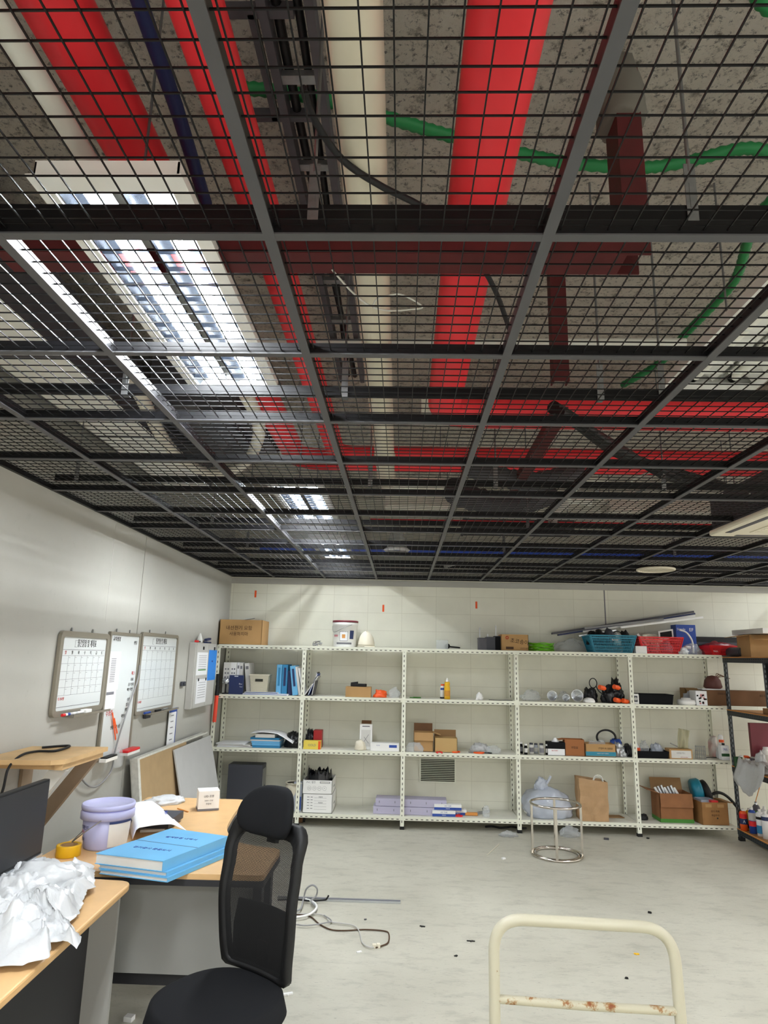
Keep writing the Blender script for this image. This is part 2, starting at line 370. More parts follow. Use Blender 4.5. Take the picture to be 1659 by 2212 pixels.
for x in (-1.4, .9, 2.4, 3.6):
    for Y in (4.68, 5.8):
        h = thing('ceiling_hanger', 'galvanised hanger rod with slotted bracket carrying a black ceiling channel', 'hanger', (x, Y-.014, 2.641), 0, 'hangers of the mesh ceiling')
        MB().box(-.012, .012, -.003, 0, 0, .14).box(-.012, .012, -.003, .03, -.003, 0).build('bracket', 'galv', h)
        MB().cyl((0, 0, .12), (0, 0, ZS-2.634), .0045, 8).build('rod', 'rod', h)

# fluorescent fixtures
def fixture(x, y, lit, label, L=1.24, z=2.77, W_=.34):
    t = thing('ceiling_light', label, 'ceiling light', (x, y, z))
    w2, l2 = W_/2, L/2
    b = MB(); b.box(-w2, w2, -l2, l2, .042, .045)
    b.box(-w2, -w2+.004, -l2, l2, 0, .042).box(w2-.004, w2, -l2, l2, 0, .042).box(-w2, w2, -l2, -l2+.004, 0, .042).box(-w2, w2, l2-.004, l2, 0, .042)
    b.box(-w2-.012, -w2+.028, -l2-.012, l2+.012, -.004, 0).box(w2-.028, w2+.012, -l2-.012, l2+.012, -.004, 0)
    b.box(-w2+.028, w2-.028, -l2-.012, -l2+.045, -.004, 0).box(-w2+.028, w2-.028, l2-.045, l2+.012, -.004, 0)
    b.build('housing', 'fix', t)
    for s in (-1, 1):
        r = MB(); c = s*w2*.44; hw = w2*.38
        r.grid(lambda u, v: (c+(u*2-1)*hw, -l2+.05+v*(L-.1), .004+.037*(1-(u*2-1)**2)**.6), 12, 1)
        r.build('reflector', 'reflector' if lit else 'whitegloss', t)
        tb = MB().cyl((c, -l2+.055, .022), (c, l2-.055, .022), .0155, 14); tb.build('tube', ('tubeoff', 'lit', 'lit_dim')[lit], t)
        MB().cyl((c, -l2+.03, .026), (c, -l2+.06, .026), .017, 12).cyl((c, l2-.06, .026), (c, l2-.03, .026), .017, 12).build('lamp_holder', 'white' if lit else 'black', t)
        lv = MB()
        for k in range(1, 14): yy = -l2+.05+k*(L-.1)/14; lv.box(c-hw, c+hw, yy-.0008, yy+.0008, .0, .014)
        lv.build('louvre', 'reflector' if lit else 'whitegloss', t)
    hg = MB()
    for yy in (-l2*.7, l2*.7): hg.cyl((0, yy, .045), (0, yy, ZS-z), .004, 8)
    hg.build('hanger_rod', 'rod', t)
    return t
fixture(-.7, 1.91, 1, 'lit twin-tube fluorescent light above the mesh, nearest and largest on the left')
fixture(-.7, 4.66, 1, 'lit twin-tube fluorescent light above the mesh, second in the left row')
fixture(-.72, 6.62, 2, 'lit twin-tube fluorescent light farthest back, just before the rear wall', L=1.2)
fixture(1.2, 1.83, 0, 'unlit white twin-tube fluorescent light with black lamp ends, above the mesh at right')
fixture(-.7, -.85, 1, 'lit twin-tube fluorescent light behind the viewer on the left')
fixture(1.2, -.95, 1, 'added twin-tube fill light behind the viewer on the right')  # unseen lamp added to lift the floor brightness
fixture(-.7, -2.9, 1, 'lit twin-tube fluorescent light by the entrance wall, left row')
fixture(3.62, 1.7, 1, 'added twin-tube fill light beyond the right edge, nearest of the right row')  # right row is added, unseen, to brighten the right side and the void
fixture(3.62, 4.35, 1, 'added twin-tube fill light beyond the right edge, above the side of the racks')  # added out of view, brightens the racks and back wall
fixture(3.62, -1.0, 1, 'added twin-tube fill light behind the viewer, far right row')  # added out of view, more fill from behind at right
fixture(4.6, 6.6, 2, 'lit twin-tube fluorescent light in the far right corner of the ceiling')

# ------------------------------------------------------------------ pipes and ducts in the void
def pipe(name, label, cat, pts, r, m, fil=0, n=20, joints=(), jm=None):
    P_ = fillet(pts, fil, 8) if fil else [Vector(p) for p in pts]
    c = P_[0]; t = thing(name, label, cat, tuple(c))
    MB().tube([p-c for p in P_], r, n).build('pipe_run', m, t)
    for a, b in joints: MB().tube([Vector(a)-c, Vector(b)-c], r*1.12, n).build('coupling', jm or m, t)
    return t
pipe('fire_pipe', 'thick bright red pipe, largest near the middle, turning right at an elbow', 'pipe', [(.19, -1.5, 2.98), (.2, 3.28, 2.98), (6.8, 3.3, 2.98)], .084, 'red', .16)
pipe('fire_pipe', 'thinner bright red pipe left of the cream pipe, turning right behind it', 'pipe', [(-.46, -1.5, 3.07), (-.47, 4.34, 3.07), (6.8, 4.36, 3.07)], .062, 'red', .15)
pipe('fire_pipe', 'dark crimson pipe passing over the nearest lit light, leftmost of the red ones', 'pipe', [(-.8, -1.5, 3.12), (-.79, 4.62, 3.12), (6.8, 4.64, 3.11)], .08, 'red', .2)
pipe('fire_pipe', 'thin red pipe running crosswise far back under the mesh lights', 'pipe', [(-.3, 5.85, 2.92), (4.4, 5.85, 2.92)], .02, 'red')
pipe('drain_pipe', 'cream plastic drain pipe between the two bright red pipes', 'pipe', [(-.106, -1.5, 2.925), (-.124, 4.45, 2.925)], .06, 'pvc', 0, joints=[((-.123, 3.9, 2.925), (-.123, 4.0, 2.925)), ((-.124, 4.36, 2.925), (-.124, 4.46, 2.925))])
pipe('conduit', 'white pipe slanting over the nearest lit light, at far left', 'pipe', [onZ(-60, -60, 2.95), onZ(195, 358, 2.95)], .028, 'pvcwhite')
pipe('conduit', 'dark navy conduit between the crimson pipe and the thinner red pipe', 'pipe', [onZ(280, -60, 3.2), onZ(300, 0, 3.2), onZ(380, 230, 3.2), onZ(445, 440, 3.2)], .021, 'navy')
pipe('cross_pipe', 'white pipe running crosswise above the second row of bars', 'pipe', [onZ(240, 752, 3.25), onZ(600, 743, 3.25), onZ(1480, 741, 3.25)], .024, 'pvcwhite')
pipe('cross_pipe', 'dark blue pipe running crosswise just before the rear wall', 'pipe', [(-1.6, 7.25, 2.9), (6.5, 7.1, 2.9)], .064, 'blue')
def cable(name, label, cat, pts, r, m, n=8, k=8): 
    P_ = spline(pts, k); c = P_[0].copy(); t = thing(name, label, cat, tuple(c)); MB().tube([p-c for p in P_], r, n).build('cable_run', m, t); return t
def corr(name, label, cat, pts, r, m, amp=.12, step=.012):
    P_ = spline(pts, 24); c = P_[0].copy(); t = thing(name, label, cat, tuple(c))
    acc = 0; out = []; rs = []; k = 0
    for i, p in enumerate(P_):
        if i: acc += (p-P_[i-1]).length
        if i == 0 or acc >= step: acc = 0; out.append(p-c); rs.append(r*(1+amp*(1 if k % 2 else -1))); k += 1
    MB().tube(out, rs, 14).build('corrugated_run', m, t); return t
corr('conduit', 'green corrugated conduit sagging under the slab from left to right', 'conduit', [onZ(*q, 3.38) for q in [(520, 190), (660, 206), (850, 258), (970, 293), (1110, 328), (1230, 352), (1380, 362), (1480, 350), (1580, 325), (1640, 323), (1720, 350)]], .02, 'green', .1)
corr('conduit', 'green corrugated conduit curving down toward the right side light', 'conduit', [onZ(*q, 3.38) for q in [(1700, 400), (1630, 480), (1590, 600), (1540, 660), (1480, 722), (1430, 780), (1345, 832)]], .02, 'green', .1)
corr('conduit', 'short green conduit end in the top right corner of the ceiling', 'conduit', [onZ(1635, -20, 3.38), onZ(1660, 12, 3.38), onZ(1720, 40, 3.38)], .022, 'green', .1)
cable('hanging_cable', 'black cable crossing in front of the cream drain pipe', 'cable', [onZ(*q, 2.86) for q in [(655, 190), (680, 260), (740, 345), (820, 400), (900, 440), (960, 480), (1030, 560), (1075, 640), (1112, 748)]], .0085, 'blackcable')
cable('hanging_cable', 'thin white wire loop hanging beside the cream drain pipe', 'cable', [onZ(*q, 2.8) for q in [(717, 582), (760, 630), (800, 660), (815, 645), (845, 637), (870, 637), (912, 662), (890, 668), (840, 671), (805, 664)]], .003, 'pvcwhite')
cable('hanging_cable', 'thin cream wire loop far back at right under the second red pipe', 'cable', [onZ(*q, 2.75) for q in [(1450, 1020), (1400, 1022), (1368, 1036), (1372, 1043), (1430, 1043), (1505, 1038)]], .005, 'pvcwhite')
cable('hanging_cable', 'dark cable drooping between channels at right', 'cable', [onZ(*q, 2.72) for q in [(1285, 1055), (1300, 1068), (1330, 1074), (1370, 1066), (1395, 1055)]], .008, 'grey')
for k, (q, lb) in enumerate([([(1195, 880), (1250, 915), (1330, 975), (1420, 1010), (1560, 1050)], 'thick black insulated line crossing the red pipes at right, upper of the bundle'), ([(1210, 890), (1300, 945), (1350, 975), (1440, 1030), (1520, 1040)], 'thick black insulated line crossing the red pipes at right, middle of the bundle'), ([(1260, 915), (1330, 965), (1400, 1000), (1470, 1035)], 'thinner black insulated line crossing the red pipes at right, lowest of the bundle')]):
    cable('insulated_line', lb, 'insulated pipe', [onZ(*p, (2.785, 2.735, 2.712)[k]) for p in q], .03-.008*k, 'blackcable', 12)
corr('flexible_hose', 'white corrugated hose hanging in a wide loop left of the second light', 'hose', [onZ(*q, 2.95) for q in [(288, 820), (312, 870), (345, 935), (385, 985), (440, 1018), (500, 1015), (538, 990), (558, 945), (556, 905), (530, 850)]], .034, 'hose', .08, .02)
# ducts
d0 = thing('air_duct', 'long rectangular duct with pale underside and dark speckled side at far left', 'air duct', (-1.72, 2.7, 3.0))
MB().box(-.18, .18, -3.2, 2.34, 0, .32).build('duct_body', 'ductgrey', d0)
MB().box(-.178, .178, -3.2, 2.34, -.002, -.0002).build('duct_underside', 'ductwhite', d0)
for yy in (-1.2, 0, 1.1, 2.3): MB().box(-.186, .186, yy-.012, yy+.012, -.004, .326).build('flange', 'ductgrey', d0)
d1 = thing('air_duct', 'dark angular sheet metal duct framed by the hanging white hose loop', 'air duct', (-1.22, 3.75, 3.12))
MB().prism([(-.3, -.15), (.24, -.2), (.32, .75), (-.22, .8)], 0, .36).build('duct_body', 'ductgrey', d1)
MB().prism([(.0, -.1), (.16, -.15), (.2, .55), (-.1, .55)], -.06, -.001).build('access_panel', 'greydark', d1)
d2 = thing('cable_trunking', 'off-white rectangular trunking running crosswise between the red pipes', 'trunking', (.1, 3.95, 3.18))
MB().box(0, 6.5, -.11, .09, 0, .1).build('trunking_body', 'hose', d2)
for xx in (.42, 1.9, 3.4, 4.9): MB().box(xx, xx+.012, -.113, .093, -.003, .103).build('joint', 'greylight', d2)
MB().cyl((0, .2, .36), (0, .2, ZS-3.12), .004, 6).cyl((0, .6, .36), (0, .6, ZS-3.12), .004, 6).build('hanger_rod', 'rod', d1)
# cable ladder
lt = thing('cable_ladder', 'grey metal cable ladder running left of the cream pipe', 'cable ladder', (-.3, 0, 3.28))
for dx in (-.075, .045): MB().box(dx-.012, dx+.012, -1.4, 3.6, 0, .06).build('side_rail', 'ductgrey', lt)
for k in range(14): MB().box(-.063, .033, -1.2+k*.34, -1.17+k*.34, .01, .03).build('rung', 'galv', lt)
MB().tube(spline([(-.04, -1.4, .045), (-.01, 0, .05), (-.045, 1.4, .045), (.0, 3.6, .045)], 8), .014, 8).tube(spline([(-.0, -1.4, .045), (-.04, 0, .045), (.01, 1.4, .05), (-.04, 3.6, .045)], 8), .012, 8).build('cables', 'blackcable', lt)
br = thing('pipe_bracket', 'dark strut frame hung from the slab beside the cable ladder', 'bracket', (-.55, 1.35, 3.3))
MB().box(-.02, .25, -.012, .012, 0, .03).box(-.02, .25, .32, .344, 0, .03).box(.13, .15, 0, .34, 0, .02).cyl((-.0, 0, .03), (-.0, 0, .25), .005, 6).cyl((-.0, .33, .03), (-.0, .33, .25), .005, 6).build('strut', 'ductgrey', br)
# dark red steel supports
st = thing('pipe_support', 'dark red steel channel across under the red pipes with an upright at its right end', 'pipe support', (0, 1.67, 2.80))
MB().box(-1.17, .6, -.05, .05, 0, .006).box(-1.17, .6, -.05, -.044, .006, .055).box(-1.17, .6, .044, .05, .006, .055).build('cross_channel', 'reddark', st)
MB().box(.6, .606, -.05, .05, 0, .62).box(.606, .67, -.05, -.044, 0, .62).box(.606, .67, .044, .05, 0, .62).build('upright', 'reddark', st)
c_ = MB(); crumple(c_, (.635, 0, .46), .14, .16, .26, 3, .25, 3); c_.build('fireproofing', 'concretefoam', st)
s2 = thing('pipe_support', 'dark red upright bracket hanging behind the white crosswise pipe at right', 'pipe support', tuple(onZ(1210, 828, 2.9)))
MB().box(-.035, .035, -.03, -.024, 0, .64).box(-.035, -.029, -.024, .03, 0, .64).box(.029, .035, -.024, .03, 0, .64).build('upright', 'reddark', s2)
a = onZ(1212, 888, 2.86); b_ = onZ(1112, 1055, 2.86)
s3 = thing('pipe_support', 'dark red slotted beam running lengthwise under the crosswise red pipes', 'pipe support', tuple(a)); MB().bar((0, 0, 0), b_-a, .07, .045).build('beam', 'reddark', s3)
for px, py, r_, lb in [(1040, 1035, .05, 'dark ribbed flexible duct drooping behind the crosswise red pipes'), (1000, 1085, .07, 'wide grey ribbed flexible duct sagging far back in the middle')]:
    a = onZ(px, py, 2.85); corr('flexible_duct', lb, 'flexible duct', [a+Vector((-.06, .12, .14)), a+Vector((0, 0, .05)), a+Vector((.35, .05, 0)), a+Vector((.7, .3, .15))], r_*1.3, 'ductgrey', .08, .03)
for px, py, lb in [(1230, 1062, 'white elbow conduit hanging far back at right of the ribbed duct'), (1205, 1100, 'white elbow conduit lowest far back at right of the ribbed duct')]:
    a = onZ(px, py, 2.8); corr('flexible_conduit', lb, 'conduit', [a+Vector((.25, 0, .06)), a+Vector((.1, 0, .07)), a, a+Vector((-.05, 0, -.12))], .032, 'pvcwhite', .06, .02)
for px0, px1, py, z, h_, lb in [(835, 975, 1098, 2.95, .1, 'cream rectangular duct piece far back left of the ribbed duct'), (1310, 1590, 1110, 2.9, .1, 'cream rectangular duct far back at right before the thin red pipe'), (1290, 1590, 1083, 3.14, .06, 'pale cable tray far back at right, nearest of the pair'), (830, 960, 1055, 2.95, .05, 'dark metal tray far back beside the cream drain pipe end'), (1000, 1240, 1152, 2.9, .12, 'grey lagged duct far back in front of the dark blue pipe')]:
    a = onZ(px0, py, z); b_ = onZ(px1, py, z); t = thing('air_duct', lb, 'air duct', tuple(a)); MB().cyl((.03, 0, h_), (.03, 0, ZS-z), .004, 6).cyl(((b_-a).x-.03, 0, h_), ((b_-a).x-.03, 0, ZS-z), .004, 6).build('hanger_rod', 'rod', t); MB().box(0, (b_-a).x, -.12, .12, 0, h_).box(-.01, .01, -.125, .125, -.005, h_+.005).build('duct_body', 'hose' if 'cream' in lb or 'pale' in lb else 'ductgrey', t)
# lamp-like diffuser, air conditioner, round grille
a = onZ(857, 1192, 2.62); t = thing('downlight', 'clear cone shaped lamp with white ring far back by the cream pipe line', 'lamp', tuple(a))
MB().lathe([(.1, 0), (.12, .015), (.1, .03), (.09, .02), (.1, 0)], 24).build('ring', 'white', t)
MB().lathe([(.095, .03), (.06, .17), (.03, .24)], 20).build('shade', 'glassy', t); MB().sphere((0, 0, .1), .035).build('bulb', 'white', t)
a = Vector((2.46, 4.0, 2.545)); t = thing('air_conditioner', 'cream four-way air conditioner panel set in the mesh ceiling at right', 'air conditioner', tuple(a))
MB().box(-.4, .4, -.4, .4, 0, .04).build('panel', 'creamplastic', t, bevel=.015)
MB().box(-.38, .38, -.38, .38, .04, .26).build('casing', 'ductgrey', t)
for k in range(4):
    q = MB(); q.T = Matrix.Rotation(PI/2*k, 4, 'Z'); q.box(-.25, .25, -.36, -.325, -.003, .002); q.build('louvre', 'ductgrey', t)
g = MB().box(-.22, .22, -.22, .22, -.006, .001)
for k in range(12): g.box(-.2, .2, -.2+k*.035, -.19+k*.035, -.009, -.006)
g.build('intake_grille', 'creamplastic', t)
t = thing('air_diffuser', 'round cream perforated air grille far back at right', 'air grille', (2.4, 6.24, 2.568))
g = MB().tube([(.165*math.cos(i*PI/20), .165*math.sin(i*PI/20), 0) for i in range(40)], .011, 8, closed=True); g.build('rim', 'creamplastic', t)
g = MB()
for k in range(-5, 6):
    q = .027*k; h_ = math.sqrt(max(0, .16**2-q*q)); g.box(-h_, h_, q-.006, q+.006, .0, .01).box(q-.006, q+.006, -h_, h_, -.002, .008)
g.build('grille', 'creamplastic', t)
corr('flexible_conduit', 'thin grey ribbed hose drooping far back before the rear wall', 'conduit', [onZ(*q, 2.66) for q in [(1015, 1200), (990, 1215), (965, 1222), (957, 1234)]], .022, 'greylight', .08, .02)
for px, py, lb in [(1630, 1140, 'thin cable loop far back near the air conditioner'), (1600, 1072, 'thin pale cable drooping right of the insulated lines')]:
    cable('hanging_cable', lb, 'cable', [onZ(px-40+20*k, py+(8 if k in (1, 2) else -6), 2.7) for k in range(4)], .004, 'pvcwhite')

# ================================================================== SHELVING
def WB(t):
    m = MB(); m.T = (Matrix.Translation(t.location) @ Matrix.Rotation(t.rotation_euler.z, 4, 'Z')).inverted(); return m
LV = [.125, .745, 1.28, 1.80]
PX = [-1.97, -1.04, .035, 1.224, 2.424, 3.385]
YFR, YRE = 7.176, 7.6
def slots_x(mb, x0, x1, y, z, pitch=.05, l=.024, h=.007):
    mb.cur = 1; n = int((x1-x0)/pitch)
    for i in range(n): c = x0+(i+.5)*(x1-x0)/n; mb.box(c-l/2, c+l/2, y-.0012, y, z-h/2, z+h/2)
    mb.cur = 0
def slots_z(mb, x, y, z0, z1, w=.007, l=.024, pitch=.05, face='y'):
    mb.cur = 1; n = int((z1-z0)/pitch)
    for i in range(n):
        c = z0+(i+.5)*(z1-z0)/n
        if face == 'y': mb.box(x-w/2, x+w/2, y-.0012, y, c-l/2, c+l/2)
        else: mb.box(x-.0012, x, y-w/2, y+w/2, c-l/2, c+l/2)
    mb.cur = 0
shelf = thing('shelving_unit', 'long white slotted steel shelving with five bays along the back wall', 'shelving unit', (.7, 7.39, 0))
for i, x in enumerate(PX):
    for y, s in ((YFR, 1), (YRE, -1)):
        if i == 5 and s > 0: continue
        p = WB(shelf); a, b = (y, y+.04) if s > 0 else (y-.04, y)
        zt = 1.795
        p.box(x-.02, x+.02, y-.001 if s > 0 else y-.003, y+.003 if s > 0 else y+.001, .012, zt)
        sd = x-.02 if i < 5 else x+.017
        p.box(sd, sd+.003, a, b, .012, zt)
        if s > 0: slots_z(p, x-.002, y-.001, .05, zt)
        else: slots_z(p, x, y-.003, .05, zt)
        o = p.build('post', ['shelfwhite', 'slot'], shelf)
        q = WB(shelf); q.box(x-.023, x+.023, y-.004, y+.04, 0, .03) if s > 0 else q.box(x-.023, x+.023, y-.04, y+.004, 0, .03)
        q.build('foot_cap', 'rubber', o)
    if i < 5:
        for z in LV:
            x1 = PX[i+1]; s_ = WB(shelf).box(x+.004, x1-.004, YFR+.004, YRE-.004, z-.004, z).build('shelf_board', 'shelfdust', shelf)
            r = WB(shelf); r.box(x+.0, x1, YFR-.004, YFR-.001, z-.038, z+.001).box(x, x1, YFR-.004, YFR+.01, z-.003, z+.0015)
            r.box(x, x1, YFR-.007, YFR-.004, z-.014, z+.0015)
            slots_x(r, x+.02, x1-.02, YFR-.004, z-.026); r.build('front_rail', ['shelfwhite', 'slot'], s_)
            r = WB(shelf); r.box(x, x1, YRE, YRE+.003, z-.035, z); r.build('rear_rail', 'shelfwhite', s_)
            for xx in (x+.0035, x1-.0055): WB(shelf).box(xx, xx+.002, YFR+.01, YRE-.01, z-.032, z-.004).build('side_rail', 'shelfwhite', s_)
for i in (0, 2, 4):
    b = WB(shelf); b.bar((PX[i]+.02, YRE+.01, .1), (PX[i+1]-.02, YRE+.01, .012), .02, .003, (0, 1, 0)); b.build('brace', 'shelfwhite', shelf)
# dark rack on the right, long side facing the room
RX0, RX1, RYA, RYB = 3.392, 3.84, 5.3, 7.168
rack = thing('shelving_unit', 'dark grey slotted steel rack with chipboard shelves at the right edge', 'shelving unit', (3.65, 6.3, 0))
for x, sx_ in ((RX0, 1), (RX1, -1)):
    for y, sy in ((RYA, 1), (RYB, -1)):
        p = WB(rack); p.box(min(x, x+.003*sx_), max(x, x+.003*sx_), min(y, y+.042*sy), max(y, y+.042*sy), .01, 1.76)
        p.box(min(x, x+.042*sx_), max(x, x+.042*sx_), min(y, y+.003*sy), max(y, y+.003*sy), .01, 1.76)
        p.cur = 1
        for k in range(34):
            z = .06+k*.05
            if sx_ > 0: p.box(x-.001, x, y+sy*.02-.006, y+sy*.02+.006, z, z+.026)
            else: p.box(x+.0, x+.001, y+sy*.02-.006, y+sy*.02+.006, z, z+.026)
            yy = y-.001 if sy > 0 else y-.0045
            p.box(x+sx_*.022-.006, x+sx_*.022+.006, yy, yy+.0015, z+.02, z+.046)
        o = p.build('post', ['rackdark', 'rackslot'], rack)
        WB(rack).box(min(x-.004*sx_, x+.046*sx_), max(x-.004*sx_, x+.046*sx_), min(y, y+.046*sy), max(y, y+.046*sy), 0, .03).build('foot_cap', 'rubber', o)
RLV = [.11, .70, 1.25, 1.78]
for z in RLV:
    s_ = WB(rack).box(RX0+.004, RX1-.004, RYA+.004, RYB-.004, z-.012, z).build('shelf_board', 'particle', rack)
    r = WB(rack); r.box(RX0-.004, RX0+.004, RYA, RYB, z-.055, z-.006)
    r.cur = 1
    for k in range(45):
        y = RYA+.03+k*.04; r.box(RX0-.0055, RX0-.004, y, y+.018, z-.025, z-.017); r.box(RX0-.0055, RX0-.004, y+.01, y+.024, z-.045, z-.040)
    r.cur = 0; r.build('front_rail', ['rackdark', 'rackslot2'], s_)
    r = WB(rack); r.box(RX0, RX1, RYB-.003, RYB+.002, z-.055, z-.006); r.box(RX0, RX1, RYA-.002, RYA+.003, z-.055, z-.006); r.build('side_rail', 'rackdark', s_)
    WB(rack).box(RX0-.006, RX0+.006, RYA, RYB, z-.006, z+.002).build('edge_strip', 'woodedge', s_)

# ================================================================== DESKS AND WALL SHELF
def rounded(pts, r): return [(p.x, p.y) for p in fillet([Vector((x, y, 0)) for x, y in pts], r, 6)]
def roundpoly(pts, rr):
    out = []; n = len(pts)
    for i in range(n):
        a = Vector(pts[i-1]); b = Vector(pts[i]); c = Vector(pts[(i+1) % n]); u = a-b; w = c-b; r = min(rr[i] if isinstance(rr, list) else rr, u.length*.48, w.length*.48)
        if r <= 0: out.append(tuple(b)); continue
        p = b+u.normalized()*r; q = b+w.normalized()*r
        for j in range(7): t = j/6; v = p*(1-t)**2+b*2*t*(1-t)+q*t*t; out.append((v.x, v.y))
    return out
fd = thing('office_desk', 'corner desk with curved pale wood top and grey modesty panel', 'desk', (-1.3, 3.9, 0))
top = roundpoly([(-1.72, 3.2), (-.605, 3.22), (-.6, 3.64), (-.86, 3.72), (-.985, 4.0), (-1.03, 4.4), (-1.045, 4.78), (-1.72, 4.78)], [.0, .03, .04, .14, .14, .1, .06, .03])
WB(fd).prism(top, .706, .73).build('desktop', 'desk', fd)
cen = Vector((-1.35, 4.0)); ed = [tuple(cen+(Vector(p)-cen)*1.004) for p in top]
WB(fd).prism(ed, .68, .7065).build('edge_band', 'deskdark', fd)
WB(fd).box(-1.7, -.66, 3.32, 3.338, .28, .665).build('modesty_or_shade_panel', 'deskpanel', fd)
WB(fd).box(-1.7, -.62, 3.3, 3.36, .655, .68).box(-1.7, -.66, 3.4, 3.44, .2, .27).build('cross_beam', 'deskdark', fd)
for (x0, x1, y0, y1) in ((-.66, -.62, 3.28, 3.34), (-.66, -.62, 3.5, 3.56), (-1.7, -1.64, 3.26, 3.34), (-1.12, -1.07, 4.64, 4.7), (-1.7, -1.65, 4.64, 4.7)):
    WB(fd).box(x0, x1, y0, y1, 0, .68).build('leg', 'deskdark', fd)
nd = thing('office_desk', 'nearest desk at left with pale wood top and grey end panel', 'desk', (-1.5, 2.2, 0))
top = roundpoly([(-1.98, 1.1), (-1.085, 1.1), (-1.118, 2.07), (-1.15, 3.1), (-1.98, 3.16)], [.02, .05, 0, .06, .02])
WB(nd).prism(top, .702, .73).build('desktop', 'desk', nd, bevel=.007)
WB(nd).box(-1.33, -1.315, 1.22, 3.085, .12, .70).build('modesty_or_shade_panel', 'deskdark', nd)  # dark board added to stand in for the tabletop's shade in the kneehole
WB(nd).box(-1.93, -1.2, 3.085, 3.105, .0, .70).build('end_panel', 'deskend', nd)
WB(nd).box(-1.93, -1.2, 1.2, 1.22, .0, .70).build('end_panel', 'deskend', nd)
WB(nd).box(-1.95, -1.93, 1.2, 3.1, .02, .70).build('side_panel', 'deskdark', nd)
ws = thing('wall_shelf', 'small plywood shelf on wooden diagonal braces fixed to the left wall', 'shelf', (-2.0, 3.5, 1.15))
WB(ws).prism([(-2.0, 3.22), (-1.66, 3.26), (-1.61, 3.3), (-1.605, 3.76), (-2.0, 3.71)], 1.166, 1.188).build('shelf_board', 'timber', ws)
WB(ws).box(-1.97, -1.64, 3.32, 3.36, 1.136, 1.166).box(-1.66, -1.62, 3.3, 3.74, 1.138, 1.166).build('batten', 'timber', ws)
for y, mm in ((3.36, 'timberpale'), (3.68, 'timberbrown')):
    WB(ws).bar((-1.65, y, 1.15), (-2.0, y, .68), .035, .07, (1, 0, 0)).build('brace', mm, ws)
    WB(ws).box(-2.003, -1.985, y-.06, y+.04, .5, 1.166).build('wall_batten', 'timberbrown', ws)
cable('power_cable', 'black cable lying over the small plywood wall shelf', 'cable', [(-1.9, 3.62, 1.195)]+[onZ(*q, 1.196) for q in [(150, 1611), (120, 1622), (80, 1623), (45, 1632)]]+[onY(18, 1660, 3.22), onY(5, 1710, 3.2), onY(-20, 1760, 3.2)], .006, 'black')
# leaning boards
lb = thing('plasterboard_sheet', 'brown backed plasterboard sheet leaning on the left wall, left of the grey one', 'board', (-1.88, 5.3, 0))
q = WB(lb); q.T = q.T @ Matrix.Translation((-1.965, 0, .925)) @ Matrix.Rotation(R(-9), 4, 'Y'); q.box(.012, .06, 5.02, 6.1, -.92, 0); q.build('core_sheet', 'plasterbrown', lb)
q = WB(lb); q.T = q.T @ Matrix.Translation((-1.965, 0, .925)) @ Matrix.Rotation(R(-9), 4, 'Y'); q.box(.0, .012, 5.0, 6.76, -.92, .012).box(.012, .062, 4.99, 5.03, -.92, .008).box(.012, .062, 5.03, 6.76, -.004, .01); q.build('paper_edge', 'plasteredge', lb)
lb = thing('plasterboard_sheet', 'grey plasterboard sheet leaning on the left wall in front of the brown one', 'board', (-1.75, 6.2, 0))
q = WB(lb); q.T = q.T @ Matrix.Translation((-1.9, 0, .905)) @ Matrix.Rotation(R(-14), 4, 'Y'); q.box(.005, .02, 5.72, 6.78, -.92, 0); q.build('core_sheet', 'plasterboard', lb, bevel=.003)

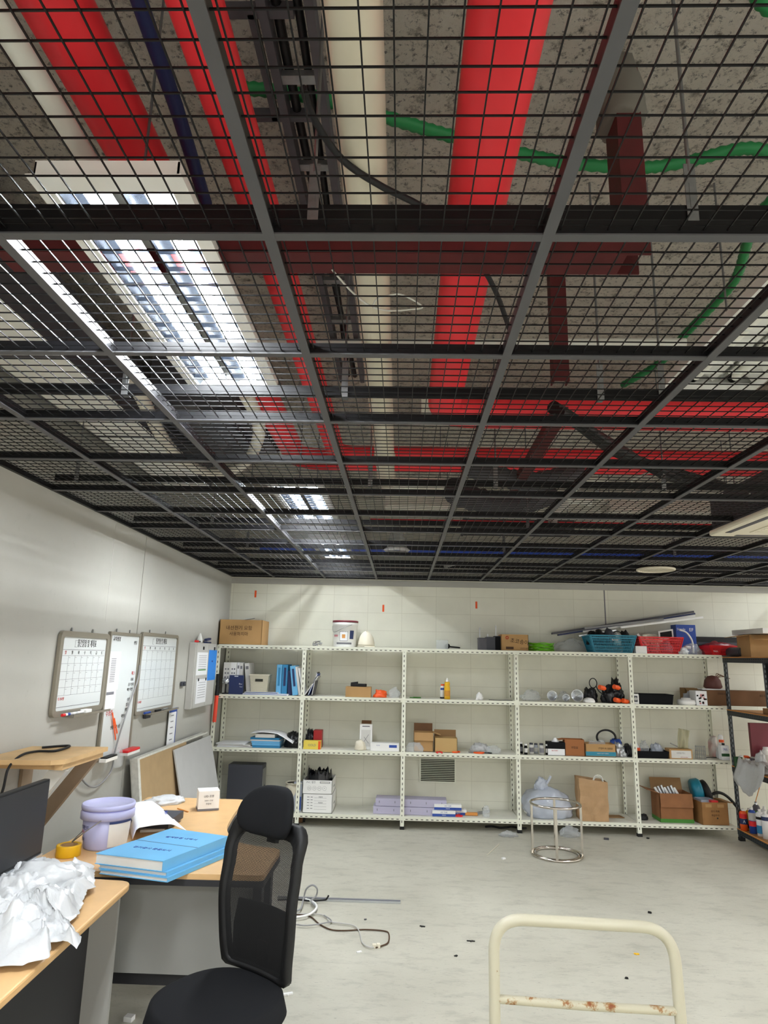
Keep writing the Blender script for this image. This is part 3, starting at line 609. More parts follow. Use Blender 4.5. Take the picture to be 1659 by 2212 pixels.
# ================================================================== LEFT WALL: boards, cabinet, notices
XT = (PI/2, 0, PI/2)
def wboard(name, label, y0, y1, z0, z1, fw, calendar=True, th=.022):
    t = thing(name, label, 'whiteboard', (XL+.004, (y0+y1)/2, (z0+z1)/2)); w2 = (y1-y0)/2; h2 = (z1-z0)/2
    MB().box(0, th*.55, -w2+fw*.5, w2-fw*.5, -h2+fw*.5, h2-fw*.5).build('writing_surface', 'boardface', t)
    oo = roundpoly([(-w2, -h2), (w2, -h2), (w2, h2), (-w2, h2)], .04 if calendar else .006); ii = roundpoly([(-w2+fw, -h2+fw), (w2-fw, -h2+fw), (w2-fw, h2-fw), (-w2+fw, h2-fw)], .02 if calendar else .002)
    f = MB(); n = len(oo)
    f.add([(0, a, b) for a, b in oo]+[(th, a, b) for a, b in oo]+[(th, a, b) for a, b in ii]+[(th*.4, a, b) for a, b in ii],
          [(k, (k+1) % n, n+(k+1) % n, n+k) for k in range(n)]+[(n+k, n+(k+1) % n, 2*n+(k+1) % n, 2*n+k) for k in range(n)]+[(2*n+k, 2*n+(k+1) % n, 3*n+(k+1) % n, 3*n+k) for k in range(n)])
    f.build('frame', 'boardframe', t, bevel=.002)
    for yy in (-w2*.55, w2*.3): MB().box(.0, .006, yy-.006, yy+.006, h2-.002, h2+.022).build('hanger', 'steel', t)
    if calendar:
        MB().box(th*.4, th+.055, -w2*.55, w2*.98, -h2-.006, -h2-.001).box(th+.052, th+.056, -w2*.55, w2*.98, -h2-.006, -h2+.008).build('pen_tray', 'boardframe', t)
        s = th*.55+.0008; L = MB(); iw = w2-fw-.012; zz = h2-fw-.075
        for zc, hh in ((zz, .0014), (zz-.035, .001)): L.box(s-.0005, s, -iw, iw, zc-hh, zc+hh)
        zb = -h2+fw+.085; rows = 5; dz = (zz-.035-zb)/rows
        for k in range(1, rows+1): L.box(s-.0005, s, -iw, iw, zz-.035-k*dz-.0008, zz-.035-k*dz+.0008)
        L.box(s-.0005, s, -iw, iw, -h2+fw+.018, -h2+fw+.021)
        for k in range(1, 7):
            yy = -iw+k*2*iw/7; L.box(s-.0005, s, yy-.0004, yy+.0004, zb, zz-.035)
            for r_ in range(rows): L.box(s-.0005, s, yy+.004, yy+.022, zz-.035-r_*dz-.012, zz-.035-r_*dz-.010)
        L.build('grid_lines', 'inkgrey', t)
        text('월간일정 및 계획표', .052, 'ink', t, (s, .02, h2-fw-.038), XT, 'title_text', sxy=(.62, 1))
        MB().box(s-.0005, s, -w2*.42, -w2*.42+.03, h2-fw-.06, h2-fw-.058).box(s-.0005, s, -w2*.42, -w2*.42+.03, h2-fw-.02, h2-fw-.018).box(s-.0005, s, -w2*.42, -w2*.42+.002, h2-fw-.06, h2-fw-.018).build('title_box', 'inkgrey', t)
        for k, c in enumerate('일월화수목금토'): text(c, .024, 'inkred' if k == 0 else 'ink', t, (s, -iw+(k+.5)*2*iw/7, zz-.018), XT, 'weekday_text')
        text('특기사항', .02, 'inkred', t, (s, -iw+.05, zb-.02), XT, 'note_text')
    return t
b1 = wboard('whiteboard', 'calendar whiteboard nearest the camera, blank, red and blue pens on its tray', 3.834, 4.485, 1.322, 1.815, .034)
b2 = wboard('whiteboard', 'tall narrow whiteboard with handwriting and papers between the two calendar boards', 4.5, 5.035, .985, 1.835, .022, False, .018)
b3 = wboard('whiteboard', 'calendar whiteboard farther along the wall, beside the grey electrical box', 5.045, 5.885, 1.232, 1.852, .028)
s = .0115; xw = XL+.004
for tx, sz, m_, py, pz in [('교차점검', .034, 'ink', 4.62, 1.785), ('전달', .03, 'ink', 4.95, 1.765), ('체크', .03, 'inkred', 4.96, 1.545), ('자재', .026, 'ink', 4.95, 1.5), ('공구 정리', .026, 'ink', 4.94, 1.465), ('배선 확인', .026, 'ink', 4.93, 1.43), ('수량', .026, 'ink', 4.92, 1.36), ('입고', .026, 'ink', 4.91, 1.325), ('변압', .026, 'ink', 4.9, 1.29), ('수정중', .04, 'inkred', 4.62, 1.285), ('확인요', .026, 'ink', 4.86, 1.25), ('전등 교체 1층', .028, 'ink', 4.74, 1.185)]:
    text(tx, sz, m_, b2, (s, py-4.7675, pz-1.41), XT, 'handwriting')
t = thing('paper_sheet', 'white printed table sheet clipped over the tall whiteboard', 'paper', (xw+.014, 4.6, 1.57))
MB().box(0, .003, -.09, .1, -.13, .13).build('sheet', 'paper', t); L = MB()
for k in range(14): L.box(.003, .0034, -.05, .03, -.075+k*.012, -.07+k*.012)
L.build('printed_lines', 'inkgrey', t)
t = thing('paper_sheet', 'lower white sheet under the printed table sheet on the tall whiteboard', 'paper', (xw+.012, 4.585, 1.39))
MB().box(0, .001, -.075, .105, -.075, .07).build('sheet', 'paper', t); L = MB().box(.001, .0014, -.05, .07, .02, .04).box(.001, .003, -.07, .1, .052, .057); L.build('printed_lines', 'inkgrey', t)
for (a, b_, lb_) in [((onX(243, 1540, -1.98)), onX(250, 1598, -1.98), 'left orange strap hanging on the tall whiteboard'), (onX(247, 1552, -1.98), onX(253, 1584, -1.98), 'right short orange strap hanging on the tall whiteboard')]:
    t = thing('hanging_strap', lb_, 'strap', tuple(a)); MB().bar((0, 0, 0), b_-a, .014, .003, (1, 0, 0)).build('strap_body', 'orange', t)
t = thing('clipboard', 'black and white clipboard gadget on the tray of the tall whiteboard', 'clipboard', tuple(onX(231, 1642, -1.95)))
MB().box(-.02, .03, -.08, .1, -.006, .018).build('body', 'whitegloss', t, bevel=.004); MB().box(-.015, .03, -.07, .09, .018, .026).build('cover', 'black', t)
t = thing('whiteboard_eraser', 'red and white eraser on the tray of the tall whiteboard', 'eraser', tuple(onX(280, 1628, -1.95)))
MB().box(-.03, .03, -.11, .11, .0, .018).build('felt', 'white', t); MB().box(-.032, .032, -.112, .112, .018, .036).build('grip', 'redplastic', t, bevel=.006)
t = thing('plastic_bag', 'small clear bag hanging at the foot of the tall whiteboard', 'plastic bag', tuple(onX(255, 1640, -1.95)))
q = MB(); crumple(q, (0, 0, -.05), .05, .12, .13, 5, .3, 3); q.build('bag', 'clear', t)
for k, (px, py, mm, cc) in enumerate([(150, 1541, 'redplastic', 'red marker pen on the nearest calendar tray'), (160, 1539, 'bluebox', 'blue marker pen on the nearest calendar tray'), (176, 1534, 'clear', 'clear capped marker pen on the nearest calendar tray'), (322, 1529, 'bluebox', 'blue marker pen on the farther calendar tray'), (345, 1523, 'black', 'black marker pen lying on the farther calendar tray'), (360, 1520, 'silver', 'silver marker pen lying on the farther calendar tray')]):
    a = onX(px, py, XL+.05); t = thing('marker_pen', cc, 'pen', (a.x, a.y, 1.322+.004 if px < 200 else 1.232+.004))
    MB().cyl((0, -.06, .008), (0, .03, .008), .008, 10).build('barrel', 'white' if k < 3 else mm, t); MB().cyl((0, -.085, .008), (0, -.055, .008), .0088, 10).build('cap', mm, t)
t = thing('whiteboard_eraser', 'white eraser block on the nearest calendar tray', 'eraser', (XL+.05, onX(186, 1532, XL+.05).y, 1.322)); MB().box(-.02, .02, -.04, .04, 0, .025).build('body', 'white', t, bevel=.004)
cable('hanging_cable', 'grey cable hanging in a long arc down the left wall by the tall whiteboard', 'cable', [onX(*q, XL+.035) for q in [(302, 1437), (297, 1470), (280, 1520), (262, 1575), (248, 1625), (240, 1665), (215, 1695), (195, 1699), (178, 1684), (168, 1660)]], .006, 'grey')
t = thing('wall_notice', 'narrow blue and white notice strip hanging under the farther calendar board', 'notice', tuple(onX(371, 1568, XL+.02)))
MB().box(0, .003, -.1, .1, -.17, .15).build('sheet', 'paper', t); MB().box(.003, .004, -.1, .1, .115, .15).box(.003, .004, .085, .1, -.17, .115).build('blue_band', 'bluebox', t)
L = MB()
for k in range(5): L.box(.003, .0042, -.05, .02, .085-k*.05, .092-k*.05)
L.build('printed_lines', 'inkgrey', t)
MB().box(-.016, 0, -.02, .0, -.22, .15).build('backing', 'paper2', t)
t = thing('wall_socket', 'small grey wall switch right of the farther calendar board', 'socket', tuple(onX(393, 1477, XL+.005))); MB().box(0, .02, -.05, .05, -.02, .02).box(.02, .03, -.02, .02, -.008, .008).build('body', 'greydark', t, bevel=.003)
t = thing('wall_hook', 'dark clip on the left wall under the farther calendar board', 'hook', tuple(onX(315, 1547, XL+.005))); MB().box(0, .025, -.06, .04, -.015, .02).build('body', 'greydark', t, bevel=.004)
# electrical cabinet
eb = thing('electrical_cabinet', 'grey double-door electrical box on the left wall near the corner', 'cabinet', (XL, 6.61, 1.495))
MB().box(.002, .066, -.345, .345, -.305, .305).build('casing', 'greylight', eb, bevel=.004)
for y0, y1 in ((-.33, .045), (.05, .335)):
    d = MB().box(.066, .074, y0, y1, -.295, .295).build('door', 'greylight', eb)
    yh = y0+.19; MB().box(.074, .082, yh, yh+.025, .24, .27).build('handle', 'black', d)
def onbox(px, py): return onX(px, py, XL+.0745)
def sheet_on(label, a, b, cat, nm, lines, mm='paper', extra=None):
    A_, B_ = onbox(*a), onbox(*b); t = thing(nm, label, cat, (XL+.0745, (A_.y+B_.y)/2, (A_.z+B_.z)/2)); w2 = (B_.y-A_.y)/2; h2 = (A_.z-B_.z)/2
    MB().box(0, .0015, -w2, w2, -h2, h2).build('sheet', mm, t)
    if lines:
        L = MB()
        for k in range(lines): z = h2*.7-k*1.45*h2/lines; L.box(.0015, .002, -w2*.7, w2*.75, z, z+.0035)
        L.build('printed_lines', 'inkgrey', t)
    return t, w2, h2
t, w2, h2 = sheet_on('upper white checklist taped on the grey electrical box', (427, 1409), (446, 1457), 'paper', 'paper_sheet', 9); MB().box(.002, .0024, -w2*.7, w2*.75, -h2*.6, -h2*.5).build('green_line', 'limegreen', t)
t, w2, h2 = sheet_on('lower white sheet clipped on the grey electrical box', (425, 1468), (443, 1516), 'paper', 'paper_sheet', 7); MB().box(.0015, .006, -w2*.8, -w2*.65, h2*.85, h2*1.08).box(.0015, .006, w2*.65, w2*.8, h2*.85, h2*1.08).build('clip', 'black', t)
dm('noticeblue', '#2e86e0', .5); t, w2, h2 = sheet_on('bright blue notice taped on the right door of the electrical box', (452, 1404), (464, 1468), 'notice', 'notice_tag', 0, 'noticeblue'); MB().box(.0015, .002, -w2*.2, w2*.1, h2*.2, h2*.3).build('printed_mark', 'inkblue', t)
t = thing('small_bottle', 'small white cone bottle standing on the grey electrical box', 'bottle', (XL+.035, 6.47, 1.802)); MB().lathe([(0, 0), (.028, 0), (.026, .03), (.008, .09), (0, .09)], 14).build('body', 'white', t)
t = thing('stapler', 'navy stapler lying on the grey electrical box', 'stapler', (XL+.04, 6.72, 1.802)); MB().box(-.02, .02, -.07, .07, 0, .015).build('base', 'navy', t, bevel=.004); MB().bar((0, -.07, .03), (0, .07, .045), .03, .02).build('arm', 'navy', t)
t = thing('screwdriver', 'red handled screwdriver lying on the grey electrical box', 'screwdriver', (XL+.05, 6.32, 1.812)); MB().cyl((0, -.03, 0), (0, .04, 0), .011, 10).build('handle', 'redplastic', t); MB().cyl((0, .04, 0), (0, .16, 0), .004, 8).build('shaft', 'black', t)
# baton
t = thing('traffic_baton', 'orange-red signal baton with black handle hanging on the first shelf post', 'baton', (-1.95, 7.14, 1.0))
MB().cyl((0, 0, 0), (.005, 0, .27), .02, 16).build('light_tube', 'batonred', t); MB().cyl((.005, 0, .27), (.006, 0, .36), .024, 14, .02).cyl((.006, 0, .36), (.0, 0, .49), .017, 14).build('handle', 'black', t)
# orange marks on the back wall
for px, py, lb_ in [(552, 1283, 'small orange tape mark high on the back wall, leftmost'), (828, 1314, 'small orange tape mark on the back wall above the white helmet'), (1029, 1307, 'small orange tape mark on the back wall above the clear bins')]:
    a = onY(px, py, YB-.002); t = tag(MB().box(-.011, .011, -.0015, 0, -.04, .04).build('tape_mark', 'signorange'), lb_, 'tape'); t.location = tuple(a)
t = thing('wall_vent', 'square louvred metal vent low on the back wall behind the shelves', 'vent', (.42, YB, .505))
MB().box(-.2, .2, -.012, -.001, .115, .125).box(-.2, .2, -.012, -.001, -.125, -.115).box(-.2, -.185, -.012, -.001, -.115, .115).box(.185, .2, -.012, -.001, -.115, .115).build('frame', 'shelfwhite', t)
L = MB()
for k in range(12): z = -.108+k*.0185; L.bar((-.185, -.006, z+.006), (.185, -.006, z+.006), .012, .003, (0, .6, 1))
L.build('louvres', 'shelfwhite', t)
MB().box(-.185, .185, -.0015, -.0005, -.115, .115).build('opening', 'slot', t)

# ================================================================== DESK THINGS
# monitor
a = onZ(97, 1853, .80); mn = thing('computer_monitor', 'black flat computer screen with silver lower edge at the left edge', 'monitor', (a.x-.02, a.y-.26, .73), R(0))
MB().box(-.03, .0, -.27, .262, .085, .40).build('casing', 'black', mn, bevel=.004); MB().box(.0, .003, -.262, .254, .1, .392).build('screen', 'screen', mn)
MB().box(-.005, .006, -.27, .262, .07, .088).build('lower_bezel', 'silver', mn)
MB().box(-.06, -.03, -.04, .04, .02, .2).box(-.12, .05, -.1, .1, 0, .012).build('stand', 'black', mn, bevel=.004)
# bucket
bk_ = thing('plastic_bucket', 'lilac plastic pail with lid and wire handle on the corner desk', 'bucket', (-1.50, 3.60, .731)); bk_.scale = (.86, .86, .9)
MB().lathe([(0, 0), (.118, 0), (.122, .01), (.138, .168), (.0, .168)], 40).build('body', 'lilac', bk_)
MB().lathe([(.137, .155), (.152, .157), (.153, .19), (.148, .2), (.138, .2)], 40).build('rim', 'lilac', bk_)
MB().lathe([(.146, .2), (.146, .208)], 40).build('seal_gap', 'lilacdark', bk_)
MB().lathe([(.14, .206), (.15, .207), (.153, .222), (.149, .232), (.142, .232), (.137, .222), (0, .222)], 40).build('lid', 'lilac', bk_)
hd = [Vector((.152*math.cos(u), .152*math.sin(u)*1.0, .165)) for u in (R(-52), )]
MB().tube(spline([(.03, -.156, .165), (-.05, -.175, .11), (-.13, -.16, .05), (-.175, -.1, .02), (-.17, .02, .05), (-.1, .12, .14)], 8), .003, 8).build('handle', 'steel', bk_)
q = MB()
q.grid(lambda u, v: ((.1325+.0145*v*.8+.002)*math.cos(R(-62+58*u)), (.1325+.0145*v*.8+.002)*math.sin(R(-62+58*u)), .02+.128*v), 16, 3); q.build('label', 'paper2', bk_)
q = MB(); q.grid(lambda u, v: (.1475*math.cos(R(-62+58*u)), .1475*math.sin(R(-62+58*u)), .14+.012*v), 16, 1); q.build('label_band', 'navy', bk_)
for tx, z, m_, sz in [('수성페인트', .115, 'navy', .026), ('내부용', .09, 'inkred', .022), ('접착용', .05, 'navy', .026)]:
    for k, c in enumerate(tx):
        an = R(-152+k*9); rr = .122+.016*z/.168+.0022; text(c, sz, m_, bk_, (rr*math.cos(an), rr*math.sin(an), z), (PI/2, 0, an+PI/2), 'label_text', depth=.0002)
# tape roll
t = thing('tape_roll', 'yellow packing tape roll standing beside the lilac pail', 'tape', (-1.6, 3.42, .731)); q = MB().lathe([(.04, 0), (.056, 0), (.057, .003), (.057, .047), (.056, .05), (.04, .05), (.04, 0)], 32); q.build('tape', 'tape', t); MB().lathe([(.0395, .001), (.0395, .049), (.036, .049), (.036, .001), (.0395, .001)], 24).build('core', 'cardin', t)
# blue binders on the desk
def slab_book(t, pts, z0, z1, name, m_, off=0): MB.build(WB(t).prism(pts, z0, z1), name, m_, t)
for k, (z0, h_, gx, gy, lb_) in enumerate([(.731, .018, .03, -.012, 'blue document binder at the bottom of the stack on the corner desk'), (.7495, .018, .02, .0, 'blue document binder in the middle of the stack on the corner desk'), (.768, .044, 0, 0, 'thick blue document binder on top of the stack on the corner desk')]):
    zt = z0+h_; q4 = [onZ(*p, .812) for p in [(207, 1843), (352, 1860), (492, 1806), (370, 1789)]]; t = thing('document_binder', lb_, 'binder', (-1.1, 3.5, z0), 0, 'blue binders stacked on the corner desk')
    q4 = [(p.x+gx, p.y+gy) for p in q4]; cc = Vector((sum(p[0] for p in q4)/4, sum(p[1] for p in q4)/4))
    c = WB(t); c.prism(q4, z0, z0+.003); c.prism(q4, zt-.003, zt); c.bar((q4[1][0], q4[1][1], z0+h_/2), (q4[2][0], q4[2][1], z0+h_/2), .003, h_); c.build('cover', 'skyblue', t)
    WB(t).prism([tuple(cc+(Vector(p)-cc)*.985) for p in q4], z0+.003, zt-.003).build('pages', 'paper2', t)
    if k == 2:
        m1 = (Vector(q4[0])+Vector(q4[3]))/2; m2 = (Vector(q4[1])+Vector(q4[2]))/2
        for a_, tx in ((.3, '전기공사 준공도서'), (.72, '설계변경 내역서')):
            p_ = Vector(q4[0]).lerp(Vector(q4[3]), a_).lerp(Vector(q4[1]).lerp(Vector(q4[2]), a_), .5); text(tx, .026, 'inkblue', t, (p_.x+1.1, p_.y-3.5, h_+.0004), (0, 0, math.atan2(q4[1][1]-q4[0][1], q4[1][0]-q4[0][0])), 'title_text')
        WB(t).bar((m1.x, m1.y, zt), (m2.x, m2.y, zt), .004, .001).build('cover_edge', 'navy', t)
# papers between
t = thing('paper_stack', 'white plan drawing rolled open behind the lilac pail', 'paper', (-1.42, 4.05, .735))
q = WB(t); c0 = [Vector((*onZ(*p, .79).xy, 0)) for p in [(276, 1742), (345, 1735), (403, 1787), (288, 1795)]]
def pf(u, v):
    p = (c0[0].lerp(c0[1], u)).lerp(c0[3].lerp(c0[2], u), v); z = .80+.012*math.sin(u*3)-.05*max(0, u-.72)*2 - (.05*max(0, .06-u)/.06)
    return (p.x, p.y, z)
q.grid(pf, 20, 10); q.build('top_sheet', 'paper', t, solid=.002)
WB(t).prism([(-1.56, 4.3), (-1.4, 4.25), (-1.3, 3.9), (-1.42, 3.86)], .732, .745).build('lower_sheets', 'paper2', t)
WB(t).box(-1.5, -1.28, 3.9, 4.16, .745, .785).build('folder_box', 'greydark', t)
text('전기 배선도', .02, 'inkblue', t, (.08, -.02, .0665), (0, 0, R(110)), 'printed_text')
for (w_, d_, h_, px, py, sd, lb_) in [(.26, .2, .05, 355, 1735, 3, 'crumpled white cloth on the corner desk behind the plan drawing'), ]:
    a = onZ(px, py, .73); t = thing('cloth', lb_, 'cloth', tuple(a), R(30)); q = MB(); crumple(q, (0, 0, 0), w_, d_, h_, sd, .35, 4, .25, 4); q.build('folds', 'whitefilm', t)
t = thing('pen', 'brass coloured pen lying near the small white box on the corner desk', 'pen', (-1.36, 4.4, .735), R(50)); MB().cyl((0, -.06, 0), (0, .06, 0), .004, 8).build('barrel', 'woodedge', t)
t = thing('small_box', 'small white printed carton alone on the curved end of the corner desk', 'box', (-1.225, 4.47, .731), R(22))
MB().box(-.065, .065, -.055, .055, 0, .118).build('carton', 'white', t, bevel=.002); MB().box(-.066, .066, -.056, .056, .0, .012).build('bottom_band', 'inkgrey', t)
text('LED 조명', .016, 'ink', t, (.0, -.0557, .085), name='printed_text'); text('220V 15W', .012, 'inkgrey', t, (0, -.0557, .06)); text('주광색', .012, 'inkgrey', t, (0, -.0557, .04))
# plastic sheet over the near desk
t = thing('plastic_sheet', 'crumpled white plastic sheeting heaped over the nearest desk', 'plastic sheet', (-1.4, 2.7, .731))
def wr(x, y, r_):
    v = Vector((x*7, y*7, 1.3)); n = .09*abs(noise.noise(v))+.05*abs(noise.noise(v*2.3))+.022*abs(noise.noise(v*6)); e = 1-max(0, r_-.8)/.2
    return n*(.25+.75*e)+.035*(1-r_)
q = WB(t); bnd = [onZ(*p, .745) for p in [(-90, 1960), (0, 1915), (60, 1880), (118, 1872), (150, 1882), (178, 1868), (203, 1872), (206, 1925), (188, 1932), (170, 1975), (150, 1995), (160, 2010), (174, 2028), (168, 2052), (128, 2040), (108, 2048), (106, 2080), (60, 2086), (0, 2092), (-90, 2110)]]
bnd = dense(bnd, .015, .004); star_sheet(q, bnd, wr, 26, Vector((-1.42, 2.72, .745))); q.build('film', 'whitefilm', t)
q = WB(t); crumple(q, (-1.45, 2.9, .76), .3, .22, .1, 9, .35, 4, .2, 4); q.build('bunched_fold', 'whitefilm', t)
t = thing('cloth', 'small pinkish rag peeking out of the white plastic sheeting', 'cloth', tuple(onZ(78, 1903, .80))); q = MB(); crumple(q, (0, 0, -.02), .05, .04, .04, 4, .3, 3); q.build('folds', mat('pinkrag', '#b98a86', .8), t)

# ================================================================== OFFICE CHAIR
ch = thing('office_chair', 'black mesh-back office chair with headrest turned toward the desks', 'chair', (-.672, 2.665, 0), R(145))
def prof(z):   # y of the back at height z
    k = [(.44, -.238), (.6, -.225), (.75, -.222), (.9, -.24), (1.02, -.272), (1.2, -.31)]
    for i in range(len(k)-1):
        if z <= k[i+1][0]: f = max(0, (z-k[i][0])/(k[i+1][0]-k[i][0])); f = f*f*(3-2*f); return k[i][1]*(1-f)+k[i+1][1]*f
    return k[-1][1]
outer = roundpoly([(-.178, .495), (.178, .495), (.205, .7), (.208, 1.0), (.18, 1.04), (-.18, 1.04), (-.208, 1.0), (-.205, .7)], [.02, .02, .1, .02, .02, .02, .02, .1])
inner = roundpoly([(-.148, .515), (.148, .515), (.178, .7), (.172, .955), (.14, .985), (-.14, .985), (-.172, .955), (-.178, .7)], [.02, .02, .1, .04, .04, .04, .04, .1])
def wrapx(x, z, o=0): return (x, prof(z)+.9*x*x*.6+o, z)
def resample(pl, n=72):
    P_ = [Vector((a, b, 0)) for a, b in pl]; L_ = [(P_[(i+1) % len(P_)]-P_[i]).length for i in range(len(P_))]; T_ = sum(L_); out = []; i = 0; acc = 0
    for k in range(n):
        d = T_*k/n
        while acc+L_[i] < d: acc += L_[i]; i += 1
        out.append(P_[i].lerp(P_[(i+1) % len(P_)], (d-acc)/max(L_[i], 1e-9)))
    return out
O_ = resample(outer); I_ = resample(inner); n = 72; f = MB()
f.add([wrapx(p.x, p.y, -.02) for p in O_]+[wrapx(p.x, p.y, .012) for p in O_]+[wrapx(p.x, p.y, .016) for p in I_]+[wrapx(p.x, p.y, -.022) for p in I_],
      [(g*n+k, g*n+(k+1) % n, ((g+1) % 4)*n+(k+1) % n, ((g+1) % 4)*n+k) for g in range(4) for k in range(n)], True)
f.build('back_frame', 'black', ch)
f = MB(); f.add([wrapx(0, .74, .006)]+[wrapx(p.x*t_, .74+(p.y-.74)*t_, .006) for t_ in (.25, .5, .75, 1) for p in I_], [(0, 1+k, 1+(k+1) % n) for k in range(n)]+[(1+g*n+k, 1+(g+1)*n+k, 1+(g+1)*n+(k+1) % n, 1+g*n+(k+1) % n) for g in range(3) for k in range(n)], True); f.build('back_mesh', 'chairmesh', ch)
f = MB(); f.grid(lambda u, v: wrapx((-.158+.316*u)*(1-.3*max(0, v-.6)), .495+.235*v, -.03-.01*math.sin(PI*u)), 12, 8); f.build('lumbar_plate', 'blackmatte', ch, solid=.01)
f = MB(); f.bar((-.0, -.30, 1.05), (0, -.275, .955), .05, .02); f.build('headrest_bracket', 'black', ch)
f = MB()
def hr(u, v):
    a = u*2*PI; b_ = (v-.5)*PI; w_ = .15; x = w_*math.copysign(abs(math.cos(a))**.7, math.cos(a))*math.cos(b_)**.5 if abs(b_) < PI/2-1e-6 else 0
    y = .038*math.sin(a)*max(0, math.cos(b_))**.6; z = .092*math.sin(b_)
    return (x*(1-.12*(z/.095)), -.27+y+x*x*2.2-(z)*.3, 1.075+z)
f.grid(hr, 36, 14); f.build('headrest', 'blackmatte', ch)
f = MB()
def st_(u, v):
    a = u*2*PI; rr = v; cx = .235*math.copysign(abs(math.cos(a))**.8, math.cos(a))*rr; cy = .235*math.copysign(abs(math.sin(a))**.8, math.sin(a))*rr
    return (cx-.02, cy-.02, .505-.02*rr**6-.018*max(0, cy*4)**2-.05*max(0, rr-.97)/.03)
f.grid(st_, 48, 16)
f.grid(lambda u, v: tuple(Vector(st_(u, 1))*1+Vector((-.02*v*math.cos(u*2*PI), -.02*v*math.sin(u*2*PI), -.035*v))), 48, 2); f.add([(.235*math.cos(a*PI/12), .22*math.sin(a*PI/12), .405) for a in range(24)], [tuple(range(24))]); f.build('seat', 'blackmatte', ch)
f = MB().bar((0, -.06, .40), (0, -.26, .42), .07, .03).bar((0, -.255, .40), (0, -.262, .6), .06, .02); f.build('back_support', 'black', ch)
MB().box(-.1, -.02, -.262, -.235, .455, .48).build('adjust_bar', 'silver', ch)
MB().box(-.14, .14, -.12, .14, .375, .402).cyl((0, 0, .12), (0, 0, .38), .026, 16).build('gas_column', 'black', ch)
for k in range(5):
    a = 2*PI*k/5+.3; l = MB().bar((0, 0, .1), (.3*math.cos(a), .3*math.sin(a), .075), .05, .035).build('base_arm', 'black', ch)
    MB().cyl((.3*math.cos(a)-.012, .3*math.sin(a), .027), (.3*math.cos(a)+.012, .3*math.sin(a), .027), .027, 14).cyl((.3*math.cos(a), .3*math.sin(a), .03), (.3*math.cos(a), .3*math.sin(a), .08), .008, 8).build('caster', 'rubber', l)

# ================================================================== HAND TRUCK HANDLE, STOOL FRAME
A = onZ(1066, 1972, .9); B = onZ(1452, 1994, .9)
ct = thing('platform_trolley', 'cream painted tubular handle of a trolley with rust spots, in the foreground', 'trolley', (A.x, A.y, 0))
ax = (B-A); L_ = ax.length; ct.rotation_euler.z = math.atan2(ax.y, ax.x)
r_ = .0178
MB().tube(fillet([(0, 0, .16), (0, 0, .885), (L_, 0, .885), (L_+.018, 0, .16)], .1, 10), r_, 20).build('handle_tube', 'rustpaint', ct)
MB().tube([(0.012, 0, .655), (L_*.5, 0, .652), (L_+.0, 0, .655)], .0125, 16).build('cross_bar', 'rustypaint', ct)
MB().box(-.04, L_+.06, -.85, .03, .135, .165).build('deck', 'ivorypaint', ct, bevel=.006)
for x in (.05, L_-.03):
    for y in (-.75, -.07): MB().cyl((x-.015, y, .055), (x+.015, y, .055), .055, 18).cyl((x, y, .06), (x, y, .135), .012, 8).build('wheel', 'rubber', ct)
st = thing('stool_frame', 'round chromed stool frame without a seat standing on the floor', 'stool', (1.425, 6.44, 0))
for z, nm in ((.012, 'base_ring'), (.435, 'top_ring')):
    q = MB(); rr = .222
    if nm == 'base_ring':
        vs = MB().tube([(rr*math.cos(k*PI/30), rr*math.sin(k*PI/30), z) for k in range(60)], .012, 10, closed=True); vs.tube([((rr-.03)*math.cos(k*PI/30), (rr-.03)*math.sin(k*PI/30), z+.0) for k in range(60)], .009, 8, closed=True); vs.build(nm, 'chrome', st)
    else: MB().tube([(rr*math.cos(k*PI/30), rr*math.sin(k*PI/30), z-.0) for k in range(60)], .011, 10, closed=True).build(nm, 'chrome', st)
for a in (185, 258, 352, 80):
    c, s_ = math.cos(R(a))*.222, math.sin(R(a))*.222; MB().bar((c, s_, .012), (c, s_, .44), .022, .018, (c, s_, 0)).build('leg', 'chrome', st)

# ================================================================== FLOOR THINGS
a = onZ(600, 1942, .0); b_ = onZ(865, 1951, .0)
t = thing('aluminium_strip', 'long thin grey metal strip lying on the floor behind the chair', 'strip', tuple(a)); MB().bar((0, 0, .008), (b_-a)+Vector((0, 0, .008)), .035, .014).build('channel', 'silver', t); MB().bar((0, .0, .0165), (b_-a)+Vector((0, 0, .0165)), .018, .003).build('insert', 'inkgrey', t)
Zf = lambda pts, z=.006: [onZ(*p, z) for p in pts]
cable('floor_cable', 'black cable end with plug lying by the metal strip on the floor', 'cable', Zf([(600, 1944), (640, 1943), (670, 1946), (700, 1944)], .02)+[onZ(706, 1941, .03), onZ(710, 1934, .05)], .006, 'black')
cable('floor_cable', 'thin grey cable standing in a loop over the metal strip', 'cable', [onZ(640, 1968, .01), onZ(650, 1962, .02), onY(656, 1940, 5.1), onY(662, 1920, 5.1), onY(675, 1912, 5.1), onY(685, 1920, 5.1), onY(683, 1935, 5.12), onZ(672, 1946, .03), onZ(684, 1962, .01), onZ(672, 1974, .006), onZ(630, 1984, .006)], .006, 'grey')
cable('floor_cable', 'white cable curving on the floor beside the chair back', 'cable', Zf([(660, 1942), (676, 1948), (684, 1958), (676, 1970), (655, 1979), (600, 1984)], .022), .007, 'white')
cable('floor_cable', 'long thin brown cable snaking on the floor to a small connector', 'cable', Zf([(600, 1980), (640, 1976), (670, 1980), (690, 1996), (715, 2008), (745, 2010), (790, 2008), (830, 2011), (840, 2018), (838, 2036), (822, 2044), (812, 2047)]), .0042, 'inkbrown')
cable('floor_cable', 'thin pale cable running beside the brown one on the floor', 'cable', Zf([(600, 1972), (650, 1974), (690, 1975), (706, 1982), (714, 1991), (760, 1998), (775, 2010), (782, 2035), (795, 2045), (808, 2047)], .011), .004, 'greylight')
